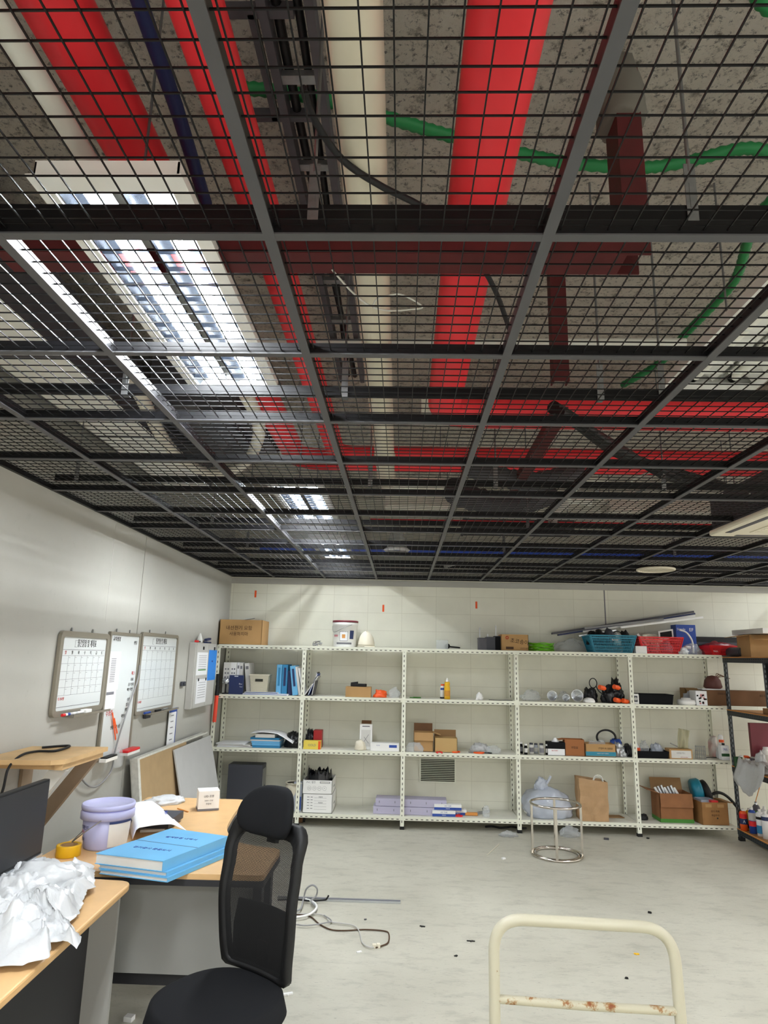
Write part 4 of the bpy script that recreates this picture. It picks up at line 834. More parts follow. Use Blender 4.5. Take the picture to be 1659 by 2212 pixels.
cable('floor_cable', 'thin grey cable making the nearest flat loop on the floor', 'cable', Zf([(600, 1990), (640, 1997), (665, 1999), (700, 1994), (716, 1989), (700, 1977)], .015), .0042, 'grey')
a = onZ(813, 2047, 0); t = thing('cable_connector', 'cream plug connector at the end of the thin floor cables', 'connector', tuple(a), R(10)); MB().box(-.024, .0, -.012, .012, 0, .02).box(.002, .022, -.013, .013, 0, .022).build('housing', 'creamplastic', t, bevel=.002)
for px, py, w_, h_, mm, lb_ in [(912, 2002, .035, .004, 'black', 'short black cable tie scrap on the floor left of the trolley'), (1017, 2034, .05, .004, 'black', 'longer black cable tie scrap on the floor beside the trolley handle'), (985, 2066, .02, .004, 'black', 'tiny black scrap on the floor near the foreground'), (776, 2058, .03, .006, 'white', 'white paper scrap near the cream connector on the floor'), (1088, 1856, .03, .012, 'white', 'small white block on the floor left of the stool frame'), (1375, 2062, .03, .005, 'yellow', 'small yellow paper scrap seen through the trolley handle'), (1404, 1973, .015, .01, 'black', 'small black clip on the floor right of the stool frame'), (1310, 1814, .045, .015, 'greydark', 'dark bent scrap on the floor in front of the brown paper bag'), (1400, 1812, .02, .01, 'black', 'black scrap near the fourth shelf post on the floor'), (789, 1987, .015, .004, 'greydark', 'tiny dark curl on the floor below the metal strip'), (1354, 2114, .02, .004, 'black', 'tiny black speck on the floor inside the trolley handle'), (620, 2150, .06, .008, 'white', 'white crumpled scrap on the floor right of the chair seat'), (278, 2205, .04, .02, 'white', 'small white paper scrap under the corner desk')]:
    a = onZ(px, py, 0); t = MB(); t.bar((-w_/2, 0, h_/2), (w_/2, .006, h_/2), h_*1.6+.004, h_); t.bar((0, -.01, h_/2), (w_*.2, .012, h_*.6), h_*.8+.002, h_*.8)
    o = tag(t.build('floor_scrap', mm), lb_, 'scrap'); o.location = (a.x, a.y, .0005); o.rotation_euler.z = px*.7 % 1.2-.5
t = thing('wooden_stick', 'thin pale stick lying on the floor left of the stool frame', 'stick', tuple(onZ(1052, 1848, 0))); b_ = onZ(1078, 1824, 0)-onZ(1052, 1848, 0); MB().bar((0, 0, .003), b_+Vector((0, 0, .003)), .006, .004).build('stick', 'pvc', t)
for px, py, w_, d_, h_, sd, lb_ in [(1098, 1806, .2, .14, .05, 11, 'flat clear plastic bag on the floor below the third shelf post'), (1232, 1806, .22, .15, .1, 12, 'crumpled clear plastic bag on the floor behind the stool frame')]:
    a = onZ(px, py, 0); t = thing('plastic_bag', lb_, 'plastic bag', tuple(a)); q = MB(); crumple(q, (0, 0, 0), w_, d_, h_, sd, .5, 4, .3, 4); q.build('bag', 'clear', t)

# ================================================================== THINGS ON THE SHELVES
def bx(px0, px1, top, lev, yf, z=None):
    z = LV[lev] if z is None else z; x0 = sx(px0, yf, z); x1 = sx(px1, yf, z)
    h = onY((px0+px1)/2, top, yf).z-z
    return (x0+x1)/2, x1-x0, max(h, .01), z+.0016
def open_carton(label, px0, px1, top, lev, yf, d, m='card', rz=0, flaps='fblr', fl=None, z=None, inner='cardin', fa=(115, 120, 100, 120), cat='box'):
    cx, w, h, z = bx(px0, px1, top, lev, yf, z); t = thing('cardboard_box', label, cat, (cx, yf+d/2, z), R(rz))
    w2, d2, k = w/2, d/2, .004; q = MB()
    q.box(-w2, w2, -d2, d2, 0, k).box(-w2, w2, -d2, -d2+k, 0, h).box(-w2, w2, d2-k, d2, 0, h).box(-w2, -w2+k, -d2, d2, 0, h).box(w2-k, w2, -d2, d2, 0, h)
    q.build('carton_body', m, t)
    L_ = fl or min(w, d)*.45
    for c in flaps:
        a = R(fa['fblr'.index(c)]); f = MB()
        if c == 'f': f.bar((0, -d2, h), (0, -d2-L_*math.sin(a), h+L_*math.cos(a)), w*.98, k)
        if c == 'b': f.bar((0, d2, h), (0, d2+L_*math.sin(a)*.5, h+L_*abs(math.cos(a))), w*.98, k)
        if c == 'l': f.bar((-w2, 0, h), (-w2-L_*math.sin(a), 0, h+L_*math.cos(a)), d*.98, k, (0, 0, 1))
        if c == 'r': f.bar((w2, 0, h), (w2+L_*math.sin(a), 0, h+L_*math.cos(a)), d*.98, k, (0, 0, 1))
        f.build('flap', inner if c == 'b' else m, t)
    return t, w, d, h
def closed_box(name, label, cat, px0, px1, top, lev, yf, d, m='white', rz=0, z=None, seam=True, bev=.002, group=None):
    cx, w, h, z = bx(px0, px1, top, lev, yf, z); t = thing(name, label, cat, (cx, yf+d/2, z), R(rz), group)
    MB().box(-w/2, w/2, -d/2, d/2, 0, h).build('carton' if 'box' in name else 'body', m, t, bevel=bev)
    return t, w, d, h
def front(t, d, bits, m, name='printed_label', e=.0006):
    q = MB()
    for x0, x1, z0, z1 in bits: q.box(x0, x1, -d/2-e, -d/2+.0005, z0, z1)
    return q.build(name, m, t)
def bag(label, px0, px1, top, lev, yf, d, m='clear', seed=1, amp=.4, name='plastic_bag', part='bag', z=None, fr=3, flat=.3, cat='plastic bag'):
    cx, w, h, z = bx(px0, px1, top, lev, yf, z); t = thing(name, label, cat, (cx, yf+d/2, z)); q = MB(); crumple(q, (0, 0, .001), w*.92, d*.9, h, seed, amp, 4, flat, fr); q.build(part, m, t); return t, w, d, h
def basket(label, px0, px1, top, lev, yf, d, m, rz=0, name='plastic_basket'):
    cx, w, h, z = bx(px0, px1, top, lev, yf); t = thing(name, label, 'basket', (cx, yf+d/2, z), R(rz))
    q = MB(); a, b = .4, .5; k = .003
    def P(s, u, v):   # side s, u along, v up
        ww = w*(a+(b-a)*v); dd = d*(a+(b-a)*v); zz = .004+v*(h-.006)
        return [(-ww+2*ww*u, -dd, zz), (ww, -dd+2*dd*u, zz), (ww-2*ww*u, dd, zz), (-ww, dd-2*dd*u, zz)][s]
    q.prism([(-w*a, -d*a), (w*a, -d*a), (w*a, d*a), (-w*a, d*a)], 0, .004)
    for s in range(4):
        n = int((w if s % 2 == 0 else d)/.016)
        for i in range(n+1): u = i/n; q.bar(P(s, u, 0), P(s, u, 1), .0055, .003, (0, 1, 0) if s % 2 == 0 else (1, 0, 0))
        for v in (.0, .18, .36, .54, .72, .86, 1.0):
            A_, B_ = Vector(P(s, 0, v)), Vector(P(s, 1, v)); q.bar(A_, B_, .003, .006 if 0 < v < .8 else .014)
        for u in (0, 1): q.bar(P(s, u, 0), P(s, u, 1), .02, .003, (0, 1, 0) if s % 2 == 0 else (1, 0, 0))
    o = q.build('basket_body', m, t)
    q = MB(); ww, dd = w*.5, d*.5
    for A_, B_ in (((-ww, -dd, h), (ww, -dd, h)), ((ww, -dd, h), (ww, dd, h)), ((ww, dd, h), (-ww, dd, h)), ((-ww, dd, h), (-ww, -dd, h))): q.bar(A_, B_, .02, .008)
    q.build('rim', m, t); return t, w, d, h
def bottle(label, pxc, top, lev, y, r, prof, parts, name='bottle', z=None):
    z = (LV[lev] if z is None else z); x = sx(pxc, y, z); h = onY(pxc, top, y).z-z; t = thing(name, label, 'bottle' if name == 'bottle' else 'spray can', (x, y, z+.0016))
    for pn, mm, pr in parts: MB().lathe([(a*r, b_*h) for a, b_ in pr], 20).build(pn, mm, t)
    return t, h
# ---------------- top level
t, w, d, h = open_carton('open brown carton with handwriting at the left end of the top shelf', 472, 564, 1339, 3, 7.2, .36, 'card', 0, '', inner='card')
text('내선전기 요함', .05, 'inkbrown', t, (-.02, -d/2-.001, h*.66)); text('사용하지마', .045, 'inkbrown', t, (-.02, -d/2-.001, h*.42))
for k in range(2): MB().bar((-.16+.1*k, -.05, h-.02), (.1+.05*k, .02, h+.03-.02*k), .16, .004).build('paper_sheet', 'paper2', t)
t = thing('wire_bundle', 'small tangled wire bundle on the top shelf left of the white pail', 'wire', (sx(687, 7.3, 1.8), 7.3, 1.803)); q = MB()
for k in range(5): q.tube(spline([(random.uniform(-.06, .06), random.uniform(-.04, .04), random.uniform(.004, .06)) for _ in range(6)], 5), .003, 6)
q.build('wires', 'steel', t)
cx, w, h, z = bx(714, 770, 1340, 3, 7.25); t = thing('paint_pail', 'white printed paint pail with dark red lid on the top shelf', 'bucket', (cx, 7.4, z)); r = w/2
MB().lathe([(0, 0), (r*.86, 0), (r*.88, .01), (r*.96, h*.8), (r*1.0, h*.8), (r*1.0, h*.94), (0, h*.94)], 32).build('body', 'white', t)
MB().lathe([(r*1.0, h*.93), (r*1.02, h*.93), (r*1.02, h), (r*.96, h), (r*.94, h*.97), (0, h*.97)], 32).build('lid', mat('maroon', '#6d2230', .5), t)
MB().tube(spline([(-r, -.02, h*.8), (-r*.8, -r*.8, h*.55), (0, -r*1.05, h*.72), (r*.6, -r*.82, h*.84)], 6), .003, 6).build('handle', 'steel', t)
def wrap(t, r0, r1, z0, z1, a0, a1, m, nm='printed_label', e=.001):
    q = MB(); q.grid(lambda u, v: ((r0+(r1-r0)*v+e)*math.cos(R(a0+(a1-a0)*u)), (r0+(r1-r0)*v+e)*math.sin(R(a0+(a1-a0)*u)), z0+(z1-z0)*v), 14, 2); return q.build(nm, m, t)
wrap(t, r*.9, r*.93, h*.22, h*.58, -112, -72, 'inkgrey', e=.0008); wrap(t, r*.9, r*.93, h*.24, h*.56, -110, -74, 'paper', e=.0014); wrap(t, r*.91, r*.92, h*.33, h*.47, -100, -84, mat('ochre', '#c78a4a', .6), e=.002)
wrap(t, r*.9, r*.95, h*.3, h*.62, -62, -40, 'navy'); wrap(t, r*.9, r*.93, h*.36, h*.46, -150, -122, mat('faded_red', '#c4848a', .6)); wrap(t, r*.89, r*.9, h*.1, h*.17, -130, -50, 'inkgrey', e=.0006)
def helmet(label, px0, px1, top, lev, yc, rzz=0, flip=False, z=None, m='creamplastic'):
    cx, w, h, z = bx(px0, px1, top, lev, yc, z); t = thing('safety_helmet', label, 'helmet', (cx, yc, z+(h if flip else 0)), R(rzz)); t.rotation_euler.x = PI if flip else 0
    q = MB(); q.sphere((0, 0, .015), 1, 28, 10, (w*.46, w*.52, h-.015), 0, .5); q.build('shell', m, t, solid=.003)
    MB().tube([(w*.49*math.cos(a*PI/16), w*.56*math.sin(a*PI/16), .012) for a in range(32)], .005, 6, closed=True).bar((0, w*.5, .012), (0, w*.68, .006), w*.6, .004).build('brim', m, t)
    MB().tube([(w*.38*math.cos(a*PI/10), w*.42*math.sin(a*PI/10), .02) for a in range(20)], .006, 6, closed=True).build('head_band', 'black', t)
    MB().bar((0, -w*.2, h*.98), (0, w*.2, h*.98), .02, .01).build('ridge', m, t); return t
helmet('white safety helmet standing beside the white paint pail', 772, 810, 1364, 3, 7.35, 200)
t, w, d, h = closed_box('clear_container', 'clear plastic tub with a black cap inside lying on the top shelf', 'container', 943, 968, 1383, 3, 7.3, .15, 'glassy'); MB().sphere((.06, 0, .035), .03).cyl((.08, 0, .03), (.2, .02, .02), .008).build('cap', 'black', t)
for px0, px1, top, mm, lb_ in [(1035, 1052, 1378, 'ductgrey', 'grey clear bin left of the stacked sockets on the top shelf'), (1052, 1070, 1376, 'greydark', 'dark slanted bracket stack on the top shelf'), (1070, 1082, 1374, 'blackmatte', 'black bin next to the printed snack carton')]:
    t, w, d, h = closed_box('parts_bin', lb_, 'bin', px0, px1, top, 3, 7.28, .15, mm); MB().box(-w/2-.002, w/2+.002, -d/2-.002, d/2+.002, h-.008, h).build('rim', 'greydark', t)
    MB().box(-w/2+.004, -w/2+.016, -d/2+.01, -d/2+.016, h, h+.11 if px0 != 1052 else h+.03).build('upright_strip', 'steel', t)
t, w, d, h = open_carton('printed brown snack carton on the top shelf beside the green cable', 1083, 1142, 1371, 3, 7.24, .2, 'card', 0, '')
text('초코송이', .055, 'ink', t, (.05, -d/2-.001, h*.55), (PI/2, R(8), 0)); MB().box(-w*.33, -w*.05, -d/2-.001, -d/2, h*.08, h*.24).build('printed_label', 'inkbrown', t); text('신선한 과자', .018, 'inkbrown', t, (.1, -d/2-.001, h*.14))
MB().tube([(-w*.28+.014*math.cos(a*PI/8), -d/2-.001, h*.8+.014*math.sin(a*PI/8)) for a in range(16)], .004, 5, closed=True).build('printed_mark', 'inkred', t)
MB().box(-w/2+.001, w/2-.001, -d/2+.005, d/2-.005, h-.006, h-.002).build('lid_panel', 'cardin', t)
t = thing('cable_coil', 'bright green cable coil lying flat on the top shelf', 'cable coil', (sx(1170, 7.36, 1.8), 7.38, 1.802)); 
for k in range(7):
    q = MB(); rr = .135-.004*(k % 3); q.tube([((rr+.004*math.sin(a+k))*math.cos(a*2*PI/40), (rr)*math.sin(a*2*PI/40), .009+k*.0125+.004*math.sin(a*.7+k*2)) for a in range(40)], .0052, 8, closed=True); q.build('cable_turn', 'greenbright', t)
t, w, d, h = bag('clear plastic film draped over the top shelf behind the green coil', 1195, 1285, 1378, 3, 7.42, .16, 'clear', 21, .4)
# slanted bundle of strips
for k, (pa, pb, yy, ww, hh, mm, lb_) in enumerate([((1192, 1369), (1497, 1322), 7.56, .06, .03, 'ductgrey', 'dark grey long strip at the back of the slanted bundle on the top shelf'), ((1205, 1372), (1500, 1326), 7.52, .05, .025, 'navy', 'navy edged long strip in the slanted bundle on the top shelf'), ((1260, 1365), (1500, 1331), 7.48, .05, .028, 'whitegloss', 'white long strip second from the front of the slanted bundle'), ((1262, 1358), (1432, 1338), 7.44, .05, .03, 'grey', 'short grey strip in the slanted bundle on the top shelf'), ((1340, 1356), (1517, 1334), 7.40, .05, .03, 'whitegloss', 'white long strip sticking out farthest right of the slanted bundle'), ((1250, 1374), (1330, 1362), 7.38, .05, .02, 'silver', 'silver strip end at the lower left of the slanted bundle')]):
    a = onY(*pa, yy); b_ = onY(*pb, yy); t = thing('trunking_strip', lb_, 'strip', tuple(a), 0, 'slanted bundle of long strips on the top shelf')
    MB().bar((0, 0, 0), b_-a, ww, hh*.6).build('strip', mm, t); MB().bar((0, -.0, hh*.35), (b_-a)+Vector((0, 0, hh*.35)), ww*.7, .004).build('cover', mm, t)
t, w, d, h = basket('teal plastic basket full of tools on the top shelf', 1276, 1376, 1373, 3, 7.2, .3, 'teal')
for k in range(5): q = MB(); crumple(q, (-w*.36+k*w*.18, .02*(k % 2), h*.45), .12, .16, h*.85+.02*(k % 3), 40+k, .5, 3, .4, 4); q.build('tool', ['blackmatte', 'black', 'greydark', 'white', 'black'][k], t)
MB().tube(spline([(0, 0, h), (.08, -.02, h+.05), (.14, 0, h+.03), (.16, .02, h-.02)], 6), .005, 6).build('tool_cord', 'black', t); text('farms', .03, 'paper2', t, (.02, -d/2-.001, h*.75))
t, w, d, h = basket('bright red plastic basket with cable rolls and socket frame on the top shelf', 1383, 1478, 1377, 3, 7.2, .3, 'redplastic')
q = MB(); q.T = Matrix.Translation((-.05, 0, h*.95)) @ Matrix.Rotation(R(20), 4, 'X'); q.lathe([(.07, -.02), (.115, -.02), (.115, .02), (.07, .02), (.07, -.02)], 28); q.build('tape_roll', 'creamplastic', t)
q = MB(); q.T = Matrix.Translation((.1, -.03, h+.035)) @ Matrix.Rotation(R(-10), 4, 'Y') @ Matrix.Rotation(R(20), 4, 'X'); q.box(-.08, .08, -.006, .006, -.05, -.035).box(-.08, .08, -.006, .006, .035, .05).box(-.08, -.065, -.006, .006, -.035, .035).box(.065, .08, -.006, .006, -.035, .035); q.build('socket_frame', 'white', t)
q = MB(); q.T = Matrix.Translation((.1, -.03, h+.035)) @ Matrix.Rotation(R(-10), 4, 'Y') @ Matrix.Rotation(R(20), 4, 'X'); q.box(-.065, .065, -.003, .004, -.035, .035); q.build('socket_insert', 'black', t)
for k in range(3): q = MB(); crumple(q, (-w*.3+k*w*.28, .03, .01), .13, .16, h*.8, 50+k, .5, 3, .4, 4); q.build('wrapped_part', ['clearbag', 'paper2', 'clearbag'][k], t)
t, w, d, h = closed_box('small_box', 'small white box between the teal and red baskets', 'box', 1374, 1398, 1396, 3, 7.2, .1, 'white')
t = thing('cable_trunking', 'white channel offcut leaning between the teal and red baskets', 'trunking', tuple(onY(1376, 1376, 7.26))); MB().bar((0, 0, .03), (.1, 0, -.09), .05, .02).build('channel', 'white', t)
t, w, d, h = closed_box('product_box', 'tall blue carton standing behind the red basket', 'box', 1464, 1507, 1350, 3, 7.42, .14, 'bluebox'); text('Simple', .035, 'paper', t, (-.05, -d/2-.001, h-.05)); text('EF', .05, 'paper', t, (.06, -d/2-.001, h-.055))
t = thing('power_cable', 'thick white cable arching down beside the tall blue carton', 'cable', tuple(onY(1468, 1361, 7.3))); o_ = onY(1468, 1361, 7.3)
MB().tube(spline([onY(*q, 7.3)-o_ for q in [(1468, 1361), (1482, 1366), (1493, 1380), (1497, 1395), (1498, 1411)]], 6), .009, 10).build('cable_run', 'white', t)
t, w, d, h = bag('clear plastic bag with a white roll right of the tall blue carton', 1480, 1525, 1388, 3, 7.2, .14, 'clear', 23, .4); MB().lathe([(.015, 0), (.035, 0), (.035, .03), (.015, .03), (.015, 0)], 20, (-.05, 0, .06)).build('roll', 'white', t)
t, w, d, h = bag('white wrapped part lying right of the red basket', 1468, 1494, 1397, 3, 7.18, .1, 'whitefilm', 24, .4)
a = onY(1488, 1369, 7.5); t = thing('profile_cover', 'long black plastic profile lying across both shelving tops', 'profile', (a.x, 7.5, 1.93)); MB().box(0, 1.35, -.07, .07, -.05, .06).bar((0, 0, .06), (1.35, 0, .06), .1, .02).build('profile', 'black', t); MB().box(.02, 1.33, -.0735, -.069, -.02, .012).build('strip', 'greydark', t)
MB().box(.05, .1, -.06, .06, -.128, -.05).box(1.2, 1.25, -.06, .06, -.163, -.05).build('foot', 'black', t)
t, w, d, h = bag('dark red translucent bag lying under the black profile', 1512, 1604, 1384, 3, 7.3, .14, mat('redbag', '#7d2630', .35, bump=.3, bscale=30), 25, .35)
t, w, d, h = basket('second red basket, low and half hidden by a clear bag on the top shelf', 1532, 1604, 1396, 3, 7.19, .2, 'redplastic', 6); text('TOOL', .02, 'paper', t, (-.12, -d/2-.002, h*.4))
RZ4 = RLV[3]
for px, yy, lb_, mm in [(1606, 6.9, 'black carton tube lying on the dark rack top, left one', 'greydark'), (1627, 6.8, 'brown carton tube with pale end on the dark rack top, right one', 'card')]:
    x = sx(px, yy, RZ4+.06); t = thing('paper_tube', lb_, 'tube', (x+.0, yy, RZ4+.052)); MB().cyl((0, 0, 0), (.02, .45, 0), .05, 24).build('tube_body', mm, t); MB().cyl((0, -.003, 0), (0, .0, 0), .044, 24).build('end_cap', 'paper2' if mm == 'card' else 'ductgrey', t)
t, w, d, h = open_carton('torn open brown carton tipped on the dark rack top', 1630, 1690, 1372, 3, 6.62, .35, 'card', -8, 'fl', z=RZ4)
t = thing('long_carton', 'stack of long white carton lids with orange print on the dark rack top', 'box', (sx(1660, 6.6, RZ4+.3)+.02, 6.75, RZ4+.225), R(0)); MB().box(-.16, .25, -.3, .3, 0, .05).build('lid_stack', 'white', t, bevel=.003); MB().bar((-.1, -.3, .052), (.2, .2, .052), .008, .003).bar((-.05, -.3, .052), (.25, .1, .052), .006, .003).build('orange_print', 'orange', t)
# ---------------- third level
for k, (a, b_, top, mm, lb_, rot) in enumerate([(479, 494, 1431, 'paper2', 'pale green document box, leftmost on the third shelf', 0), (494, 507, 1431, 'white', 'white document box with printed spine, second on the third shelf', 0), (508, 514, 1431, 'paper', 'thin white document box, third on the third shelf', 0), (514, 521, 1432, 'paper2', 'thin grey-white document box, fourth on the third shelf', 0), (527, 537, 1433, 'paper2', 'grey document box with perforated spine leaning beside the white basket', -7)]):
    t, w, d, h = closed_box('document_box', lb_, 'binder', a, b_, top, 2, 7.26, .24, mm, group=None); t.rotation_euler.y = R(rot); t.location.z += abs(math.sin(R(rot)))*w/2+.0005; t.location.x += .006*k*(rot != 0)
    if w > .06:
        q = MB()
        for i in range(3): q.box(-w*.3, -w*.08, -d/2-.001, -d/2, h*(.5+.13*i), h*(.55+.13*i)).box(w*.08, w*.3, -d/2-.001, -d/2, h*(.5+.13*i), h*(.55+.13*i))
        q.build('spine_print', 'inkgrey', t)
    else: MB().box(-w*.3, w*.3, -d/2-.001, -d/2, h*.8, h*.9).build('spine_label', 'inkgrey', t)
t, w, d, h = closed_box('storage_bin', 'navy blue desk bin with a small clip on the third shelf', 'bin', 493, 523, 1459, 2, 7.19, .05, 'navy'); text('Blue', .02, 'paper', t, (.05, -d/2-.001, h*.55)); text('Tool', .016, 'paper', t, (.055, -d/2-.001, h*.4)); MB().box(-.02, .02, -d/2-.002, -d/2, h*.93, h*.97).build('clip', 'paper', t)
t = thing('desk_lamp', 'small round silver lamp head on a black base left of the navy bin', 'lamp', (sx(486, 7.2, 1.28), 7.21, 1.282)); MB().lathe([(0, 0), (.04, 0), (.035, .012), (0, .014)], 16).cyl((0, 0, .01), (0, 0, .11), .008).build('base', 'black', t); MB().lathe([(0, .1), (.035, .105), (.045, .13), (.04, .155), (.02, .165), (0, .165)], 20).build('head', 'silver', t)
cx, w, h, z = bx(537, 578, 1457, 2, 7.22); t = thing('plastic_basket', 'small cream woven basket with oval handle slot on the third shelf', 'basket', (cx, 7.3, z+.012)); h -= .012; dd = .075
q = MB()
for s, (ax_, n_) in enumerate((('x', 14), ('x', 14))):
    pass
q.add([(-w*.4, -dd*.8, 0), (w*.4, -dd*.8, 0), (w*.4, dd*.8, 0), (-w*.4, dd*.8, 0), (-w*.5, -dd, h), (w*.5, -dd, h), (w*.5, dd, h), (-w*.5, dd, h)], [(3, 2, 1, 0), (0, 1, 5, 4), (1, 2, 6, 5), (2, 3, 7, 6), (3, 0, 4, 7)]); q.build('basket_body', mat('creamweave', '#d9d3bd', .6, bump=.8, bscale=150), t, solid=.003)
MB().box(-w*.53, w*.53, -dd*1.06, dd*1.06, h-.012, h).build('rim', 'creamplastic', t); q = MB(); q.T = Matrix.Rotation(0, 4, 'X'); q.prism([(-w*.2, -dd*1.0-.004), (w*.2, -dd*1.0-.004), (w*.2, -dd*.9), (-w*.2, -dd*.9)], h*.62, h*.76); q.build('handle_slot', 'slot', t)
for k, (a, b_, yy, z0, mm, lb_) in enumerate([(524, 622, 7.18, 0, 'paper', 'flat white film packet with blue edge at the shelf front, bottom one'), (528, 600, 7.19, .016, 'whitefilm', 'flat white film packet at the shelf front, top one')]):
    t, w, d, h = closed_box('film_packet', lb_, 'packet', a, b_, 1488, 2, yy, .12, mm, rz=-2+3*k, z=1.28+z0); 
    for c in t.children: c.scale = (1, 1, .014/h)
    MB().box(-w*.48, w*.48, -d/2-.001, -d/2, .003, .008).build('blue_edge', 'bluebox', t)
for k, (a, b_, top, mm, lb_, rot) in enumerate([(595, 606, 1436, 'skyblue', 'sky blue ring binder, leftmost upright one on the third shelf', 0), (607, 619, 1436, 'skyblue2', 'darker blue ring binder beside the leftmost upright one', 0), (619, 629, 1450, 'navy', 'short navy ring binder between the blue ones', -3), (628, 640, 1439, 'skyblue', 'sky blue ring binder leaning right of the navy one', -8), (640, 645, 1440, 'paper2', 'pale thin binder leaning on the second shelf post', -10), (647, 650, 1443, 'paper', 'white thin binder leaning behind the second shelf post', -12)]):
    t, w, d, h = closed_box('ring_binder', lb_, 'binder', a, b_, top, 2, 7.2 if k > 2 else 7.24, .26, mm); t.rotation_euler.y = R(rot); t.location.z += abs(math.sin(R(rot)))*w/2+.0005; t.location.x += .006*k*(rot != 0)
    MB().box(-w*.2, w*.2, -d/2-.001, -d/2, h*.3, h*.9).build('spine_strip', mm if k in (2, 4, 5) else ('skyblue2' if k == 0 else 'navy'), t)
for k, (px, rot, mm, lb_) in enumerate([(664, 35, 'greylight', 'grey folder leaning right of the second shelf post, most slanted'), (670, 22, 'bluebox', 'dark blue folder leaning right of the second shelf post'), (676, 10, 'ductgrey', 'grey-green folder leaning nearest upright right of the second shelf post')]):
    t = thing('folder', lb_, 'folder', (sx(px-8, 7.24, 1.28)+.01*k, 7.38, 1.291), 0); q = MB(); q.T = Matrix.Rotation(R(rot), 4, 'Y'); q.box(0, .012, -.12, .12, 0, .24); q.build('cover', mm, t); q = MB(); q.T = Matrix.Rotation(R(rot), 4, 'Y'); q.box(.003, .009, -.123, -.12, .002, .238); q.build('pages', 'paper2', t)
t, w, d, h = closed_box('small_box', 'small brown carton with a black gadget on top, third shelf', 'box', 746, 801, 1484, 2, 7.2, .14, 'card'); zt = 1.28+h
t = thing('power_adapter', 'black gadget lying on the small brown carton', 'gadget', (sx(776, 7.25, zt), 7.26, zt+.003), R(-12)); MB().box(-.09, .075, -.03, .03, 0, .03).bar((-.09, 0, .03), (-.02, 0, .04), .05, .02).build('body', 'black', t, bevel=.004)
t, w, d, h = bag('orange cloth bundle right of the small brown carton', 803, 838, 1490, 2, 7.22, .12, 'orange', 27, .5, 'cloth', 'folds', cat='cloth')
t, w, d, h = bag('clear bag lying at the third shelf post', 838, 868, 1484, 2, 7.24, .14, 'clear', 28, .5)
t = thing('plastic_strip', 'flat green strip on the third shelf left of the yellow bottle', 'strip', (sx(897, 7.3, 1.28), 7.3, 1.282), R(-8)); MB().box(-.06, .06, -.02, .02, 0, .006).box(-.02, .06, -.012, .0, .006, .012).build('strip', 'limegreen', t)
BP = lambda: None
t, h = bottle('yellow squeeze bottle with white nozzle on the third shelf', 966, 1465, 2, 7.24, .032, None, [('body', 'yellow', [(0, 0), (1, 0), (1, .55), (.85, .6), (.85, .68), (.95, .72), (.8, .82), (0, .82)]), ('cap', 'white', [(.45, .82), (.45, .9), (.25, .93), (.2, 1), (0, 1)])]); wrap(t, .0325, .0325, .03, .09, -150, -30, 'ochre' if False else mat('gold', '#c98a2c', .5))
t, h = bottle('white bottle with blue band and red cap behind the yellow bottle', 956, 1478, 2, 7.3, .026, None, [('body', 'white', [(0, 0), (1, 0), (1, .8), (.7, .88), (0, .88)]), ('cap', 'orange', [(.75, .88), (.75, 1), (0, 1)])]); wrap(t, .0265, .0265, h*.6, h*.75, -150, -30, 'bluebox'); wrap(t, .0265, .0265, 0.002, h*.12, -180, 0, 'black')
t, w, d, h = bag('small crumpled white foam piece on the third shelf', 1027, 1046, 1495, 2, 7.22, .07, 'white', 29, .5, 'foam_piece', 'foam', cat='foam')
cable('shelf_cable', 'thin dark cable scrap on the third shelf near the fourth post', 'cable', [(sx(p, 7.25, 1.28), 7.25+.02*math.sin(p), 1.284) for p in (1056, 1068, 1080, 1095, 1108)], .003, 'blackcable')
for k, (a, b_, top, mm, lb_, sd, yy) in enumerate([(1124, 1176, 1489, 'clear', 'clear bag of small dark parts right of the fourth post', 31, 7.26), (1205, 1236, 1493, 'clear', 'clear bag between the silver lamps on the third shelf', 33, 7.28), (1300, 1358, 1478, 'blackbag', 'big heap of black cord on the third shelf', 35, 7.22), (1262, 1300, 1484, 'blackbag', 'smaller heap of black cord left of the big heap', 36, 7.3), (1325, 1356, 1462, 'blackbag', 'black cord bunch piled on the big heap', 39, 7.34)]):
    bag(lb_, a, b_, top, 2, yy, .2, mm, sd, .55, 'plastic_bag' if mm == 'clear' else 'cord_heap', 'bag' if mm == 'clear' else 'cords', fr=4, cat='plastic bag' if mm == 'clear' else 'cord')
for k, (px, rr, lb_) in enumerate([(1192, .055, 'wrapped silver lamp head, leftmost of three on the third shelf'), (1222, .04, 'small silver lamp head, middle of three on the third shelf'), (1246, .065, 'large round silver lamp head, right of three on the third shelf')]):
    t = thing('silver_lamp', lb_, 'lamp', (sx(px, 7.22, 1.28), 7.23, 1.282+rr)); q = MB(); q.T = Matrix.Rotation(R(80), 4, 'X'); q.lathe([(0, -.03), (rr*.6, -.03), (rr*.75, .0), (rr, .04), (rr*.93, .042), (rr*.7, .01), (0, -.005)], 24); q.build('shade', 'silver', t)
t = thing('ceiling_rose', 'white round lamp base in front of the black cord heap', 'lamp', (sx(1274, 7.2, 1.28), 7.23, 1.282)); MB().lathe([(0, 0), (.062, 0), (.064, .015), (.05, .04), (.02, .05), (0, .05)], 24).build('base', 'white', t)
t = thing('cord_loop', 'black cord loop standing up on the black cord heap', 'cord', (sx(1283, 7.3, 1.28), 7.3, 1.43)); MB().tube([(.04*math.cos(a*PI/10), 0, .05+.05*math.sin(a*PI/10)) for a in range(20)], .005, 6, closed=True).tube(spline([(.03, 0, .02), (.05, -.02, -.03), (.09, -.03, -.06)], 6), .005, 6).build('cord', 'black', t)
